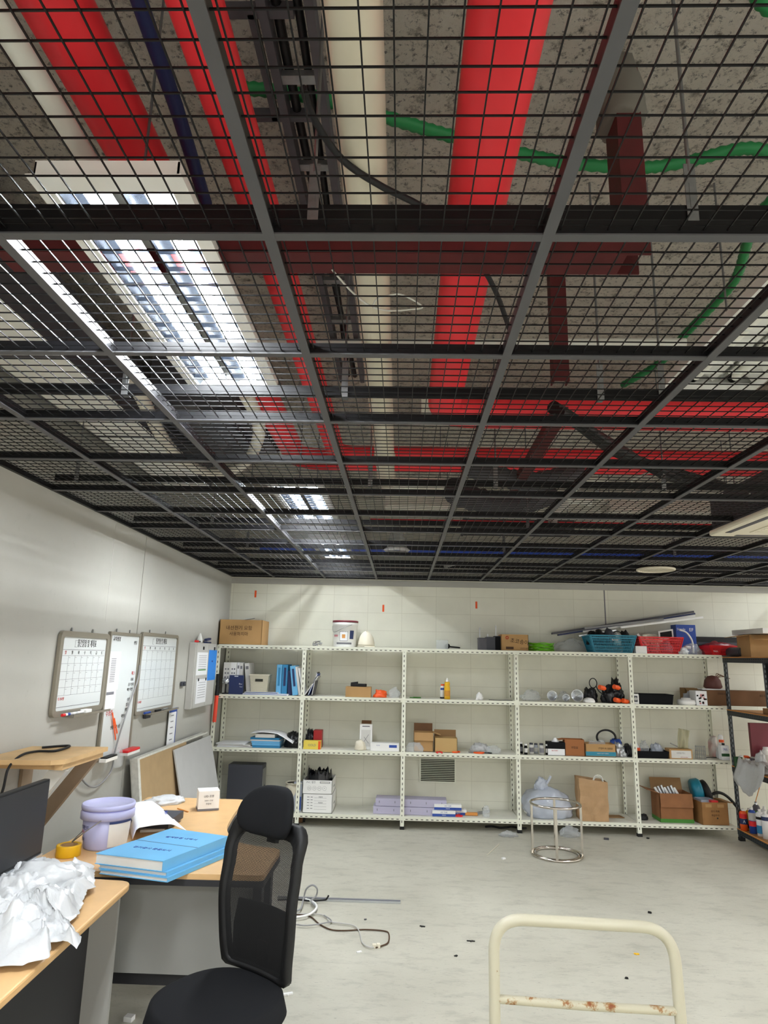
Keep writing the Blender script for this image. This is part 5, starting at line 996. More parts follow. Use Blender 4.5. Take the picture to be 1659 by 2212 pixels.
for px, py, lb_ in [(1330, 1483, 'orange plug on top of the black cord heap'), (1332, 1511, 'orange plug low in front of the black cord heap, left one'), (1349, 1513, 'orange plug low in front of the black cord heap, right one'), (1299, 1484, 'small orange plug at the back of the black cord heap')]:
    a = onY(px, py, 7.22); t = thing('cord_plug', lb_, 'plug', (a.x, 7.2, max(a.z, 1.31)), R(30)); MB().cyl((-.035, 0, 0), (.03, 0, -.012), .024, 14).build('body', 'orange', t); MB().cyl((.03, 0, -.012), (.05, 0, -.016), .014, 12).build('collar', 'orange', t)
t, w, d, h = closed_box('wall_plate', 'white socket frame propped right of the fifth post', 'plate', 1367, 1381, 1499, 2, 7.2, .012, 'white'); MB().box(-w*.28, w*.28, -d/2-.001, -d/2+.001, h*.2, h*.8).build('opening', 'greydark', t); MB().cyl((0, -.008, h*.5), (0, 0, h*.5), h*.16).build('socket', 'greylight', t)
def tray(label, px0, px1, top, lev, yf, d, m):
    cx, w, h, z = bx(px0, px1, top, lev, yf); t = thing('storage_tray', label, 'tray', (cx, yf+d/2, z)); q = MB()
    a = .93; q.add([(-w*.5*a, -d*.5*a, 0), (w*.5*a, -d*.5*a, 0), (w*.5*a, d*.5*a, 0), (-w*.5*a, d*.5*a, 0), (-w*.5, -d*.5, h), (w*.5, -d*.5, h), (w*.5, d*.5, h), (-w*.5, d*.5, h)], [(3, 2, 1, 0), (0, 1, 5, 4), (1, 2, 6, 5), (2, 3, 7, 6), (3, 0, 4, 7)]); q.build('tray_body', m, t, solid=.004)
    q = MB()
    for A_, B_ in (((-w/2, -d/2, h), (w/2, -d/2, h)), ((w/2, -d/2, h), (w/2, d/2, h)), ((w/2, d/2, h), (-w/2, d/2, h)), ((-w/2, d/2, h), (-w/2, -d/2, h))): q.bar(A_, B_, .014, .006)
    q.build('rim', m, t); return t, w, d, h
tray('long black plastic tray on the third shelf at right', 1381, 1456, 1501, 2, 7.2, .22, 'blackmatte')
t = thing('ceiling_rose', 'white ribbed round lamp base on the third shelf right of the black tray', 'lamp', (sx(1486, 7.22, 1.28), 7.26, 1.282)); MB().lathe([(0, 0), (.085, 0), (.095, .02), (.085, .05), (.05, .055), (.045, .07), (0, .07)], 28).build('base', 'white', t)
bag('grey film bag behind the ribbed lamp base', 1480, 1508, 1489, 2, 7.36, .12, 'clearbag', 41, .5)
t, w, d, h = open_carton('small open brown carton behind the patterned box', 1482, 1512, 1487, 2, 7.42, .14, 'cardin', 0, 'f')
t, w, d, h = closed_box('patterned_box', 'white box with pink and black pattern on the third shelf', 'box', 1505, 1529, 1493, 2, 7.2, .16, 'paper')
rnd = random.Random(3)
for nm, mm in (('black_print', 'ink'), ('pink_print', mat('pinkprint', '#c98a8e', .6))):
    q = MB()
    for k in range(9): x_, z_ = rnd.uniform(-w*.45, w*.3), rnd.uniform(.01, h-.04); q.box(x_, x_+.018, -d/2-.001, -d/2, z_, z_+.016)
    q.build(nm, mm, t)
a0 = sx(1530, 7.24, 1.28)
t = thing('long_carton', 'long brown carton lying from the last white bay to behind the dark rack', 'box', (a0, 7.3, 1.282)); MB().box(0, .83, -.05, .15, 0, .155).build('carton', 'carddark', t, bevel=.003); text('FAN COIL', .03, 'inkbrown', t, (.18, -.0515, .12)); text('KS 220V', .03, 'inkbrown', t, (.6, -.0515, .11))
t = thing('wicker_basket', 'brown wicker basket with white rim standing on the long brown carton', 'basket', (sx(1543, 7.34, 1.46), 7.37, 1.438), R(0)); MB().lathe([(0, 0), (.06, 0), (.095, .03), (.08, .1), (.05, .14), (0, .15)], 20).build('body', 'brownbag', t); MB().box(-.15, .1, -.08, .1, .0, .012).build('white_rim', 'paper', t)
q = MB()
for k in range(4): q.tube(spline([(.04, 0, .12), (.05+.02*k, 0, .17-.01*k), (.09+.03*k, -.02, .15-.01*k)], 5), .004, 5)
q.build('brown_ribbon', 'carddark', t)
# ---------------- second level
for k, (a, b_, z0, lb_) in enumerate([(466, 545, 0, 'lowest magazine of the fanned pile at the left end of the second shelf'), (470, 540, .012, 'middle magazine of the fanned pile at the left end of the second shelf'), (467, 530, .024, 'topmost magazine of the fanned pile at the left end of the second shelf')]):
    t, w, d, h = closed_box('magazine', lb_, 'magazine', a, b_, 1600, 1, 7.2, .26, 'paper' if k != 1 else 'paper2', rz=6-5*k, z=.745+z0)
    for c in t.children: c.scale = (1, 1, .0115/h)
    MB().box(-w*.5-.0005, w*.45, -d/2-.0008, -d/2, .003, .006).build('spine_line', 'inkgrey', t)
for k, (z0, hh, mm, lb_) in enumerate([(0, .022, 'skyblue2', 'lowest blue folder of the pile on the second shelf'), (.023, .022, 'skyblue', 'second blue folder of the pile on the second shelf'), (.046, .02, 'skyblue', 'third blue folder of the pile on the second shelf'), (.067, .012, 'paper', 'white folder on the blue ones in the pile on the second shelf'), (.08, .02, 'skyblue2', 'topmost blue folder in the pile under the loose papers')]):
    x0 = sx(544+k*-1, 7.2, .745); x1 = sx(604, 7.2, .745); t = thing('document_folder', lb_, 'folder', ((x0+x1)/2, 7.34, .747+z0), R(1-k)); w = x1-x0
    MB().box(-w/2, w/2, -.13, .13, 0, hh*.14).box(-w/2, w/2, -.13, .13, hh*.86, hh).box(-w/2, -w/2+.003, -.13, .13, 0, hh).build('cover', mm, t); MB().box(-w/2+.003, w/2-.004, -.127, .127, hh*.14, hh*.86).build('pages', 'paper2' if mm == 'paper' else mm, t)
t = thing('paper_stack', 'loose white papers drooping over the blue folder pile', 'paper', (sx(585, 7.3, .85), 7.32, .849)); 
x0 = sx(541, 7.2, .85)-t.location.x; x1 = sx(634, 7.2, .85)-t.location.x
q = MB(); q.grid(lambda u, v: (x0+(x1-x0)*u, -.15+.27*v, .045+.012*math.sin(u*5)-.14*max(0, u-.62)**1.3*(1.3-.6*v)*1.6), 20, 8); q.build('top_sheet', 'paper', t, solid=.002)
MB().prism([(x0+.05, -.12), (x1-.2, -.12), (x1-.2, .12), (x0+.05, .12)], 0, .035).build('sheet_block', 'paper2', t)
bag('black plastic bag slumped behind the second shelf post', 606, 652, 1582, 1, 7.22, .24, 'blackbag', 43, .4); bag('glossy black bag heaped over the yellow box on the second shelf', 654, 682, 1574, 1, 7.3, .2, 'blackbag', 44, .45, fr=4)
t, w, d, h = closed_box('product_box', 'small yellow printed box beside the second shelf post', 'box', 655, 692, 1601, 1, 7.19, .09, mat('paleyellow', '#e2cb55', .5)); text('GOLD', .03, 'inkgrey', t, (0, -d/2-.001, h*.5)); MB().box(w*.36, w*.5, -d/2-.001, -d/2, 0, h).build('end_print', 'orange', t)
t, w, d, h = closed_box('product_box', 'dark red box standing behind the yellow box', 'box', 676, 694, 1578, 1, 7.32, .12, mat('boxred', '#a32025', .5)); MB().box(-w*.4, w*.4, -d/2-.001, -d/2, .0, h*.3).build('label', 'paper', t)
t, w, d, h = closed_box('product_box', 'tall white printed box on the second shelf', 'box', 776, 803, 1565, 1, 7.28, .12, 'white'); MB().box(-w*.38, w*.38, -d/2-.001, -d/2, h*.12, h*.78).build('line_print', 'paper2', t); q = MB().bar((-.03, -d/2-.001, h*.25), (.03, -d/2-.001, h*.6), .002, .004).bar((.03, -d/2-.001, h*.25), (-.02, -d/2-.001, h*.5), .002, .004).box(-w*.3, w*.3, -d/2-.0015, -d/2, h*.9, h*.94); q.build('drawing_print', 'inkgrey', t); MB().bar((0, 0, h), (0, .05, h+.03), w*.8, .003).build('flap', 'carddark', t)
bag('small cream plaster piece before the tall white box', 762, 792, 1598, 1, 7.2, .09, 'creamplastic', 45, .35, 'plaster_piece', 'body', cat='plaster')
t, w, d, h = closed_box('product_box', 'flat white box with blue print right of the tall white box', 'box', 800, 862, 1606, 1, 7.2, .1, 'white'); MB().box(w*.15, w*.42, -d/2-.001, -d/2, h*.45, h*.8).build('blue_print', 'bluebox', t); text('FILTER', .012, 'inkblue', t, (-.07, -d/2-.001, h*.7))
t, w, d, h = open_carton('open brown carton with raised flap on the second shelf, taller of two', 894, 936, 1583, 1, 7.24, .18, 'card', 0, 'bfr', inner='carddark', fa=(165, 170, 100, 105)); 
t, w, d, h = open_carton('open brown carton on the second shelf, lower of two', 939, 988, 1595, 1, 7.22, .16, mat('cardlight', '#b99a66', .75), 0, 'b', fa=(0, 165, 0, 0)); 
bag('clear plastic wrap in front of the taller open carton', 872, 918, 1604, 1, 7.19, .06, 'clear', 46, .4)
def pliers(label, px, lev, yy, m, rz, L_=.16):
    t = thing('pliers', label, 'pliers', (sx(px, yy, LV[lev]), yy, LV[lev]+.006), R(rz))
    for s in (-1, 1): MB().tube(spline([(0, 0, 0), (s*.012, -.03, 0), (s*.028, -.07, .002), (s*.022, -L_*.7, .004)], 5), [.006+.003*min(1, i/6) for i in range(16)], 8).build('handle', m, t)
    MB().bar((-.006, 0, 0), (-.003, .05, 0), .008, .008).bar((.006, 0, 0), (.003, .05, 0), .008, .008).cyl((0, 0, -.005), (0, 0, .006), .012, 12).build('jaws', 'steel', t); return t
pliers('red handled pliers hanging over the second shelf edge', 947, 1, 7.24, 'redplastic', 4); pliers('orange and black pliers beside the red ones', 970, 1, 7.27, 'orange', 60); pliers('orange pliers alone left of the white parts pile', 1022, 1, 7.24, 'orange', 65)
bag('flat pile of white plastic parts on the second shelf', 1014, 1066, 1607, 1, 7.28, .2, 'whitefilm', 47, .5, 'parts_pile', 'parts', fr=5, cat='parts'); bag('clear plastic strip coil at the right of the white parts pile', 1050, 1086, 1611, 1, 7.2, .12, 'clear', 48, .4)
t = thing('plastic_strip', 'black flat strip lying before the white parts pile', 'strip', (sx(1048, 7.22, .745), 7.22, .75), R(-20)); MB().box(-.07, .07, -.008, .008, 0, .006).box(.03, .07, -.012, .012, .006, .01).build('strip', 'black', t)
JR = [(0, 0), (1, 0), (1, .8), (.85, .86), (.85, 1), (0, 1)]
for k, (px, top, mm, rr, yy, lb_) in enumerate([(1126, 1603, 'blackmatte', .018, 7.3, 'black glue jar at the fourth post, back one'), (1136, 1607, 'blackmatte', .018, 7.24, 'black glue jar at the fourth post, front one'), (1148, 1605, 'paper2', .024, 7.28, 'white and grey jar with blue edge on the second shelf'), (1158, 1606, 'clearbag', .022, 7.33, 'clear jar behind the white and grey jar'), (1170, 1606, 'greylight', .026, 7.24, 'grey printed jar in the middle of the jar row'), (1182, 1608, 'blackmatte', .018, 7.26, 'black narrow jar at the right of the jar row')]):
    t, h = bottle(lb_, px, top, 1, yy, rr, None, [('body', mm, [(a, b_*.85) for a, b_ in JR]), ('cap', 'white' if mm == 'blackmatte' else 'greydark', [(.8, .84), (.8, 1), (0, 1)])])
    wrap(t, rr, rr, h*.2, h*.6, -150, -30, 'inkgrey' if k % 2 == 0 else 'paper2')
t, w, d, h = closed_box('product_box', 'black and white battery box with a white cone on top', 'box', 1184, 1222, 1604, 1, 7.22, .12, 'blackmatte'); MB().box(-w*.5-.0005, w*.46, -d/2-.001, -d/2, h*.02, h*.5).build('white_label', 'paper', t); text('BATTERY', .016, 'inkred', t, (-.02, -d/2-.002, h*.36)); MB().lathe([(0, h), (.04, h), (.01, h+.04), (0, h+.04)], 10).build('cone_piece', 'paper', t)
t, w, d, h = open_carton('small open brown carton left of the teal banded box', 1222, 1264, 1598, 1, 7.22, .13, mat('cardorange', '#9a6238', .75), -4, 'l', fl=.06); text('위험물', .026, 'inkbrown', t, (0, -d/2-.001, h*.5))
t, w, d, h = open_carton('brown box with teal band and printed item number on the second shelf', 1266, 1331, 1608, 1, 7.2, .18, 'card', 0, ''); text('ITEM K12050', .026, 'ink', t, (.05, -d/2-.001, h*.66)); MB().box(-w/2-.0008, w/2+.0008, -d/2-.001, -d/2, .008, h*.4).build('teal_band', 'teal', t); text('HEAVY DUTY SERIES', .013, 'paper2', t, (.02, -d/2-.002, h*.26))
q = MB(); crumple(q, (0, 0, h*.3), w*.8, d*.8, h, 49, .5, 4, .3, 4); q.build('clear_wrap', 'clear', t)
t = thing('cable_coil', 'black cable coil behind the teal banded box', 'cable coil', (sx(1312, 7.45, .745), 7.47, .83)); 
for k in range(4): MB().tube([(.1*math.cos(a*PI/16)+.004*k, .008*k, .08+(.075)*math.sin(a*PI/16)) for a in range(32)], .009, 6, closed=True).build('cable_turn', 'blackcable', t)
bag('silver and blue packet heap left of the fifth post', 1330, 1362, 1603, 1, 7.2, .2, 'foil', 50, .5, 'packet_heap', 'packets', fr=4, cat='packet'); bag('dark blue film packet lying on the silver heap', 1322, 1352, 1597, 1, 7.4, .16, 'bluebox', 51, .5, 'film_packet', 'film', cat='packet'); bag('black bag slumped against the fifth post', 1350, 1374, 1608, 1, 7.24, .2, 'blackbag', 52, .4)
t, w, d, h = tray('long black tray of packed clear bags on the second shelf', 1376, 1446, 1624, 1, 7.2, .24, 'blackmatte')
for k, (a, b_, top, mm, lb_) in enumerate([(1366, 1388, 1604, 'paper', 'white packet with orange label in the long black tray'), (1386, 1410, 1600, 'clear', 'clear knobbly bag in the middle of the long black tray'), (1408, 1442, 1606, 'clearbag', 'clear flat bag at the right of the long black tray')]):
    t, w, d, h = bag(lb_, a, b_, top, 1, 7.28, .14, mm, 53+k, .5, z=.752, fr=4)
    if k == 0: MB().box(-w*.35, w*.35, -d*.42, -d*.4, h*.2, h*.6).build('orange_label', 'orange', t)
t, w, d, h = closed_box('small_box', 'brown box with large pale label at the shelf front', 'box', 1447, 1497, 1619, 1, 7.19, .12, 'card'); MB().box(-w*.42, w*.44, -d/2-.001, -d/2, h*.1, h*.86).build('label', 'paper2', t); text('MADE IN KOREA', .01, 'inkred', t, (.03, -d/2-.0015, h*.2)); text('터미널 박스', .018, 'inkgrey', t, (0, -d/2-.0015, h*.6))
hb = h
a = onY(1476, 1614, 7.25); t = thing('plastic_bag', 'tall clear film bag standing on the brown box with pale label', 'plastic bag', (a.x, 7.25, .745+hb+.003)); q = MB(); q.grid(lambda u, v: (-.055+.11*u+.02*v, .018*math.sin(7*u+3*v)+.01*math.sin(19*u), .2*v*(1-.1*u)), 14, 14); q.build('film', mat('yellowfilm', '#b7b28e', .15, alpha=.6, bump=.4, bscale=25), t, solid=.002)
t = thing('hinge_plate', 'grey metal plate leaning behind the tall clear film bag', 'plate', (sx(1462, 7.36, .83), 7.36, .83)); MB().bar((-.06, 0, .05), (.05, 0, .0), .03, .01).build('plate', 'greylight', t)
t = thing('wire_cage', 'small round wire cage right of the brown box with pale label', 'cage', (sx(1516, 7.24, .745), 7.26, .747)); q = MB()
for k in range(14): a = 2*PI*k/14; q.cyl((.05*math.cos(a), .05*math.sin(a), 0), (.045*math.cos(a), .045*math.sin(a), .13), .0018, 5)
for z_ in (.0, .04, .08, .12): q.tube([(.049*math.cos(a*PI/10), .049*math.sin(a*PI/10), z_) for a in range(20)], .0018, 5, closed=True)
q.build('wires', 'steel', t)
cable('shelf_cable', 'dark cable scrap behind the wire cage on the second shelf', 'cable', [(sx(p, 7.35, .745), 7.35+.01*math.sin(p), .75) for p in (1525, 1535, 1545, 1556)], .004, 'blackcable')
t, w, d, h = closed_box('tin_can', 'rectangular white and green solvent can at the dark rack post', 'can', 1560, 1577, 1611, 1, 7.2, .07, 'paper'); MB().box(-w*.5-.0005, w*.5+.0005, -d/2-.001, -d/2, h*.25, h*.45).build('green_band', mat('darkgreen', '#1f4f2a', .5), t); text('705', .03, 'inkblue', t, (0, -d/2-.0015, h*.72)); MB().cyl((0, 0, h), (0, 0, h+.02), .014).build('cap', 'black', t)
t, h = bottle('white bottle with orange band behind the rectangular solvent can', 1560, 1590, 1, 7.32, .03, None, [('body', 'white', JR), ('cap', 'white', [(.6, .9), (.6, 1.06), (0, 1.06)])]); wrap(t, .0305, .0305, h*.72, h*.84, -150, -30, 'orange')
bag('faded red and white bag at the back of the second shelf corner', 1538, 1562, 1590, 1, 7.4, .14, mat('fadedred', '#b77f7c', .5, col2='#cfc9c4', var=.3), 57, .4); bag('white wrapped part behind the solvent can', 1551, 1562, 1614, 1, 7.3, .08, 'whitefilm', 58, .4)
# ---------------- first level
t, w, d, h = closed_box('computer_case', 'dark grey computer tower standing on the bottom shelf behind the chair', 'computer', 487, 562, 1652, 0, 7.3, .2, 'greydark', bev=.006); MB().box(-w/2+.004, w/2-.004, -d/2-.002, -d/2, .02, h-.02).build('side_cover', 'greydark', t); MB().box(w/2, w/2+.006, -d/2+.02, d/2-.02, h*.5, h*.9).build('rear_ports', 'steel', t)
helmet('white safety helmet lying upside down behind the second post on the bottom shelf', 614, 650, 1688, 0, 7.34, 30, True)
t, w, d, h = closed_box('film_packet', 'blue printed film packet squeezed left of the two white cartons', 'packet', 632, 650, 1690, 0, 7.26, .08, 'clearbag'); MB().box(-w*.1, w*.45, -d/2-.002, -d/2, h*.05, h*.5).build('blue_print', 'bluebox', t)
for k, (top, z0, lb_) in enumerate([(1716, .0, 'white printed carton on the bottom shelf, lower of two'), (1686, None, 'white printed carton with black bag inside, upper of two')]):
    if z0 is None: z0 = hh1+.001
    t, w, d, h = open_carton(lb_, 653, 717, top, 0, 7.2, .36, 'white', 0, '', z=.125+z0, inner='white')
    if k == 0:
        hh1 = h+.0; MB().box(-w/2+.002, w/2-.002, -d/2+.002, d/2-.002, h-.004, h-.001).build('lid_panel', 'white', t)
        q = MB()
        for r__ in range(5): q.box(-w*.12, w*.3, -d/2-.001, -d/2, h*(.2+.15*r__), h*(.2+.15*r__)+.0012).box(-w*.36, -w*.28, -d/2-.001, -d/2, h*(.23+.15*r__), h*(.26+.15*r__)).box(-w*.24, -w*.17, -d/2-.001, -d/2, h*(.23+.15*r__), h*(.26+.15*r__))
        q.build('table_print', 'inkgrey', t); text('제품명', .016, 'inkgrey', t, (w*.1, -d/2-.001, h*.85)); text('형광램프', .014, 'inkgrey', t, (w*.1, -d/2-.001, h*.55))
    else:
        text('PVC 절연', .024, 'inkgrey', t, (-w*.22, -d/2-.001, h*.84)); MB().box(w*.08, w*.42, -d/2-.001, -d/2, h*.78, h*.92).build('text_box', 'inkgrey', t); MB().box(w*.1, w*.4, -d/2-.0015, -d/2, h*.81, h*.89).build('text_box_inner', 'paper2', t)
        q = MB()
        for i in range(4): q.tube([(-w*.27+i*w*.17+.02*math.cos(a*PI/10), -d/2-.0005, h*.42+.02*math.sin(a*PI/10)) for a in range(20)], .0009, 4, closed=True)
        q.build('round_marks', 'inkgrey', t)
        for i, c in enumerate('↑☂♻★'[:0] or ['취급', '주의', '방수', '위']): text(c, .013, 'inkgrey', t, (-w*.27+i*w*.17, -d/2-.001, h*.42))
        ub = (t.location.x, t.location.y, t.location.z, w, d, h)
    text('220V 전선관', .02, 'inkgrey', t, (w/2+.001, 0, h*.4), XT)
x_, y_, z_, w, d, h = ub; t = thing('plastic_bag', 'crumpled black bag sticking out of the upper white carton', 'plastic bag', (x_, y_, z_+.01)); q = MB()
def bb(u, v):
    a = u*2*PI; s = noise.noise(Vector((math.cos(a)*2, math.sin(a)*2, 5))); rim = v; return (math.cos(a)*w*.46*(1-.15*v+.1*s), math.sin(a)*d*.44*(1-.15*v), h*.2+rim*(h*.9+.09*abs(noise.noise(Vector((math.cos(a)*3.3, math.sin(a)*3.3, 2))))*2.2)+.02*noise.noise(Vector((a*5, v*6, 1))))
q.grid(bb, 60, 14); q.build('bag_rim', 'blackbag', t, solid=.003); q = MB(); crumple(q, (0, 0, .02), w*.8, d*.75, h+.04, 60, .4, 4, .3, 5); q.build('bag', 'blackbag', t)
lil = mat('palelilac', '#b4b0c8', .5)
for k, (a, b_, ty, z0, lb_) in enumerate([(806, 970, 7.24, 0, 'long pale lilac lamp carton on the bottom shelf, lower of two'), (811, 965, 7.25, .075, 'long pale lilac lamp carton on the bottom shelf, upper of two')]):
    cx, w, h, z = bx(a, b_, 1700, 0, ty); t = thing('long_carton', lb_, 'box', (cx, ty+.09, .127+z0), R(-1.2)); MB().box(-w/2, w/2, -.09, .09, 0, .072).build('carton', lil, t, bevel=.002); q = MB()
    for i in range(5): q.box(-w*.45+i*w*.22, -w*.45+i*w*.22+.006, -.0915, -.09, .03, .05)
    q.build('staples', 'inkgrey', t)
for k, (a, b_, ty, z0, lb_) in enumerate([(934, 984, 7.2, .0, 'white and blue lamp box before the lilac cartons, lowest left'), (972, 1008, 7.28, .0, 'white and blue lamp box peeking out right of the lowest left one'), (938, 997, 7.22, .058, 'white and blue lamp box on top of the other two')]):
    cx, w, h, z = bx(a, b_, 1700, 0, ty); t = thing('product_box', lb_, 'box', (cx, ty+.04, .127+z0)); MB().box(-w/2, w/2, -.035, .035, 0, .055).build('carton', 'white', t, bevel=.0015); MB().box(-w/2-.0005, w/2+.0005, -.036, -.034, .002, .027).build('blue_band', 'bluebox', t); text('LED TUBE', .016, 'inkblue', t, (.0, -.0355, .041)); text('VISION', .013, 'paper', t, (0, -.0365, .015))
pliers('small red snips lying open on the bottom shelf', 980, 0, 7.23, 'redplastic', 110, .12)
t = thing('marker_pen', 'short red marker on the bottom shelf front', 'pen', (sx(916, 7.25, .125), 7.25, .135)); MB().cyl((-.045, 0, 0), (.03, 0, -.001), .009, 10).build('barrel', 'redplastic', t); MB().cyl((.03, 0, -.001), (.055, 0, -.001), .0075, 10).build('cap', 'carddark', t)
t, w, d, h = closed_box('small_box', 'flat pale green sponge block on the bottom shelf', 'sponge', 922, 940, 1738, 0, 7.28, .1, mat('palegreen', '#a9b79a', .8)); t, w, d, h = closed_box('small_box', 'small white paper packet beside the pale green sponge', 'packet', 942, 951, 1741, 0, 7.24, .05, 'paper')
t = thing('utility_knife', 'orange handled saw lying behind the red snips on the bottom shelf', 'saw', (sx(1018, 7.3, .125), 7.3, .14)); MB().box(-.065, .065, -.02, .02, -.012, .016).build('handle', 'woodedge', t, bevel=.006); MB().bar((.06, 0, .01), (.2, .06, .02), .002, .03, (0, 0, 1)).build('blade', 'steel', t)
bag('small clear scrap film right of the orange handled saw', 1042, 1060, 1741, 0, 7.22, .06, 'clear', 62, .5)
t = thing('putty_knife', 'metal scraper standing behind the orange handled saw', 'scraper', (sx(1050, 7.36, .125), 7.36, .128), R(-15)); MB().bar((-.02, 0, .0), (-.04, 0, .06), .03, .003).bar((.02, 0, .0), (0, 0, .06), .006, .003).bar((-.04, 0, .06), (0, 0, .06), .006, .003).build('frame', 'steel', t)
t, w, d, h = bag('large pale blue-grey translucent bag tied at the top on the bottom shelf', 1128, 1254, 1706, 0, 7.19, .38, 'clearbag', 64, .22, fr=2.4, flat=.45); q = MB(); crumple(q, (-.06, 0, h*.86), .16, .12, .14, 65, .4, 4, .3, 4); q.bar((0, 0, h+.02), (.05, 0, h+.1), .03, .02); q.build('tied_knot', 'clearbag', t)
for k in range(3): q = MB(); crumple(q, (-.15+.16*k, .0, .02), .18, .16, h*.55, 66+k, .4, 3); q.build('contents', ['white', 'greylight', 'creamplastic'][k], t)
# brown paper bag
cx, w, h, z = bx(1256, 1316, 1690, 0, 7.2); t = thing('paper_bag', 'tall open brown paper bag on the bottom shelf', 'paper bag', (cx, 7.3, z)); q = MB()
def pb(u, v):
    k = u*4; s = int(k) % 4; f = k-int(k); c = [(-.5, -.5), (.5, -.5), (.5, .5), (-.5, .5)]; a = Vector(c[s]); b_ = Vector(c[(s+1) % 4]); p = a.lerp(b_, f)
    wob = .012*noise.noise(Vector((p.x*4, p.y*4, v*4)))
    return (p.x*w*(1+.04*v)+wob, p.y*.2*(1-.12*v)+wob, v*(h+.035*(.5-p.x)))
q.grid(pb, 48, 12, False); q.build('bag_body', 'kraft', t, solid=.002); MB().box(-w*.5, w*.5, -.1, .1, 0, .003).build('bag_base', 'kraft', t)
MB().tube(spline([(.0, -.05, h-.02), (.03, -.05, h+.05), (.09, -.05, h+.05), (.12, -.05, h-.02)], 6), .006, 8).tube(spline([(.02, 0, h-.02), (.05, 0, h+.03), (.1, 0, h+.03), (.13, 0, h-.03)], 6), .005, 8).build('coil_inside', 'pvcwhite', t)
t = thing('board_piece', 'flat brown board piece behind the brown paper bag', 'board', (sx(1330, 7.42, .125), 7.42, .128)); MB().prism([(-.1, -.05), (.08, -.04), (.06, .07), (-.1, .07)], 0, .005).build('board', 'card2', t)
bag('black twisted tie scrap on the bottom shelf at the fifth post', 1380, 1404, 1759, 0, 7.3, .06, 'black', 69, .7, 'cable_tie_scrap', 'tie', cat='scrap')
t, w, d, h = open_carton('open brown carton with green base full of metal parts', 1428, 1500, 1715, 0, 7.24, .24, mat('cardrust', '#8d5e3a', .75, var=.12, vscale=10), 0, 'flb', fl=.13, fa=(172, 150, 75, 90)); MB().box(-w/2-.001, w/2+.001, -d/2-.0015, d/2+.001, 0, .035).build('green_base', 'limegreen', t)
for k in range(7): MB().cyl((-w*.35+k*w*.1, -.03+.02*(k % 3), h*.75), (-w*.35+k*w*.1-.04, .03, h+.03+.012*(k % 3)), .014, 10).build('metal_part', 'silver' if k % 3 else 'white', t)
t, w, d, h = open_carton('open brown carton at the right end of the bottom shelf', 1516, 1575, 1734, 0, 7.19, .24, mat('cardtan', '#9a7042', .75, var=.1), 4, 'r', fl=.06, fa=(100, 120, 80, 95)); 
for i, tx in enumerate(['전기 자재', '취급주의']): text(tx, .022, 'inkbrown', t, (0, -d/2-.001, h*(.6-.18*i)))
MB().box(-w*.35, -w*.12, -d/2-.001, -d/2, h*.78, h*.92).box(w*.1, w*.35, -d/2-.001, -d/2, h*.78, h*.92).build('tape_patch', 'card', t); MB().cyl((.02, -d/2-.001, h*.3), (.02, -d/2, h*.3), .008).build('hole', 'slot', t)
MB().box(-.1, .05, -.05, .1, h-.02, h+.01).build('plastic_case', 'clearbag', t); MB().box(-.02, .05, -.1, -.04, h-.01, h+.012).build('red_packet', 'redplastic', t)
cx = sx(1512, 7.45, .3); t = thing('tool_case', 'teal and black round tool case leaning behind the two open cartons', 'tool case', (cx, 7.52, .127), R(0)); q = MB(); q.T = Matrix.Translation((0, 0, .27)) @ Matrix.Rotation(R(78), 4, 'Y') @ Matrix.Rotation(R(10), 4, 'X'); q.lathe([(0, -.05), (.1, -.05), (.115, -.03), (.115, .03), (.1, .05), (0, .05)], 28); q.build('round_shell', 'teal', t); q = MB(); q.T = Matrix.Translation((.08, 0, .25)) @ Matrix.Rotation(R(75), 4, 'Y'); q.lathe([(.06, -.03), (.12, -.03), (.12, .03), (.06, .03), (.06, -.03)], 28); q.build('black_ring', 'black', t); MB().box(-.06, .1, -.05, .05, 0, .16).build('stand', 'black', t)
t = thing('black_hose', 'black hose curving down behind the right end carton', 'hose', (sx(1575, 7.5, .3), 7.5, .15)); MB().tube(spline([(-.2, 0, .2), (-.1, 0, .23), (0, 0, .18), (.1, -.02, .05), (.13, -.02, -.01)], 6), .015, 10).build('hose_run', 'black', t)
# under the shelf
for px, py, mm, lb_ in [(628, 1771, 'white', 'white jar lying under the first shelf bays'), (650, 1768, 'carddark', 'brown jar lying under the second shelf post')]:
    a = onZ(px, py, .03); t = thing('jar', lb_, 'jar', (a.x, 7.33, .035)); MB().cyl((-.04, 0, 0), (.03, 0, 0), .034, 16).build('body', mm, t); MB().cyl((.03, 0, 0), (.05, 0, 0), .028, 16).build('cap', 'black', t)
cable('floor_cable', 'black cable lying under the bottom shelf in the middle', 'cable', [(.9+k*.07, 7.35+.03*math.sin(k*2), .012) for k in range(7)], .01, 'blackcable')
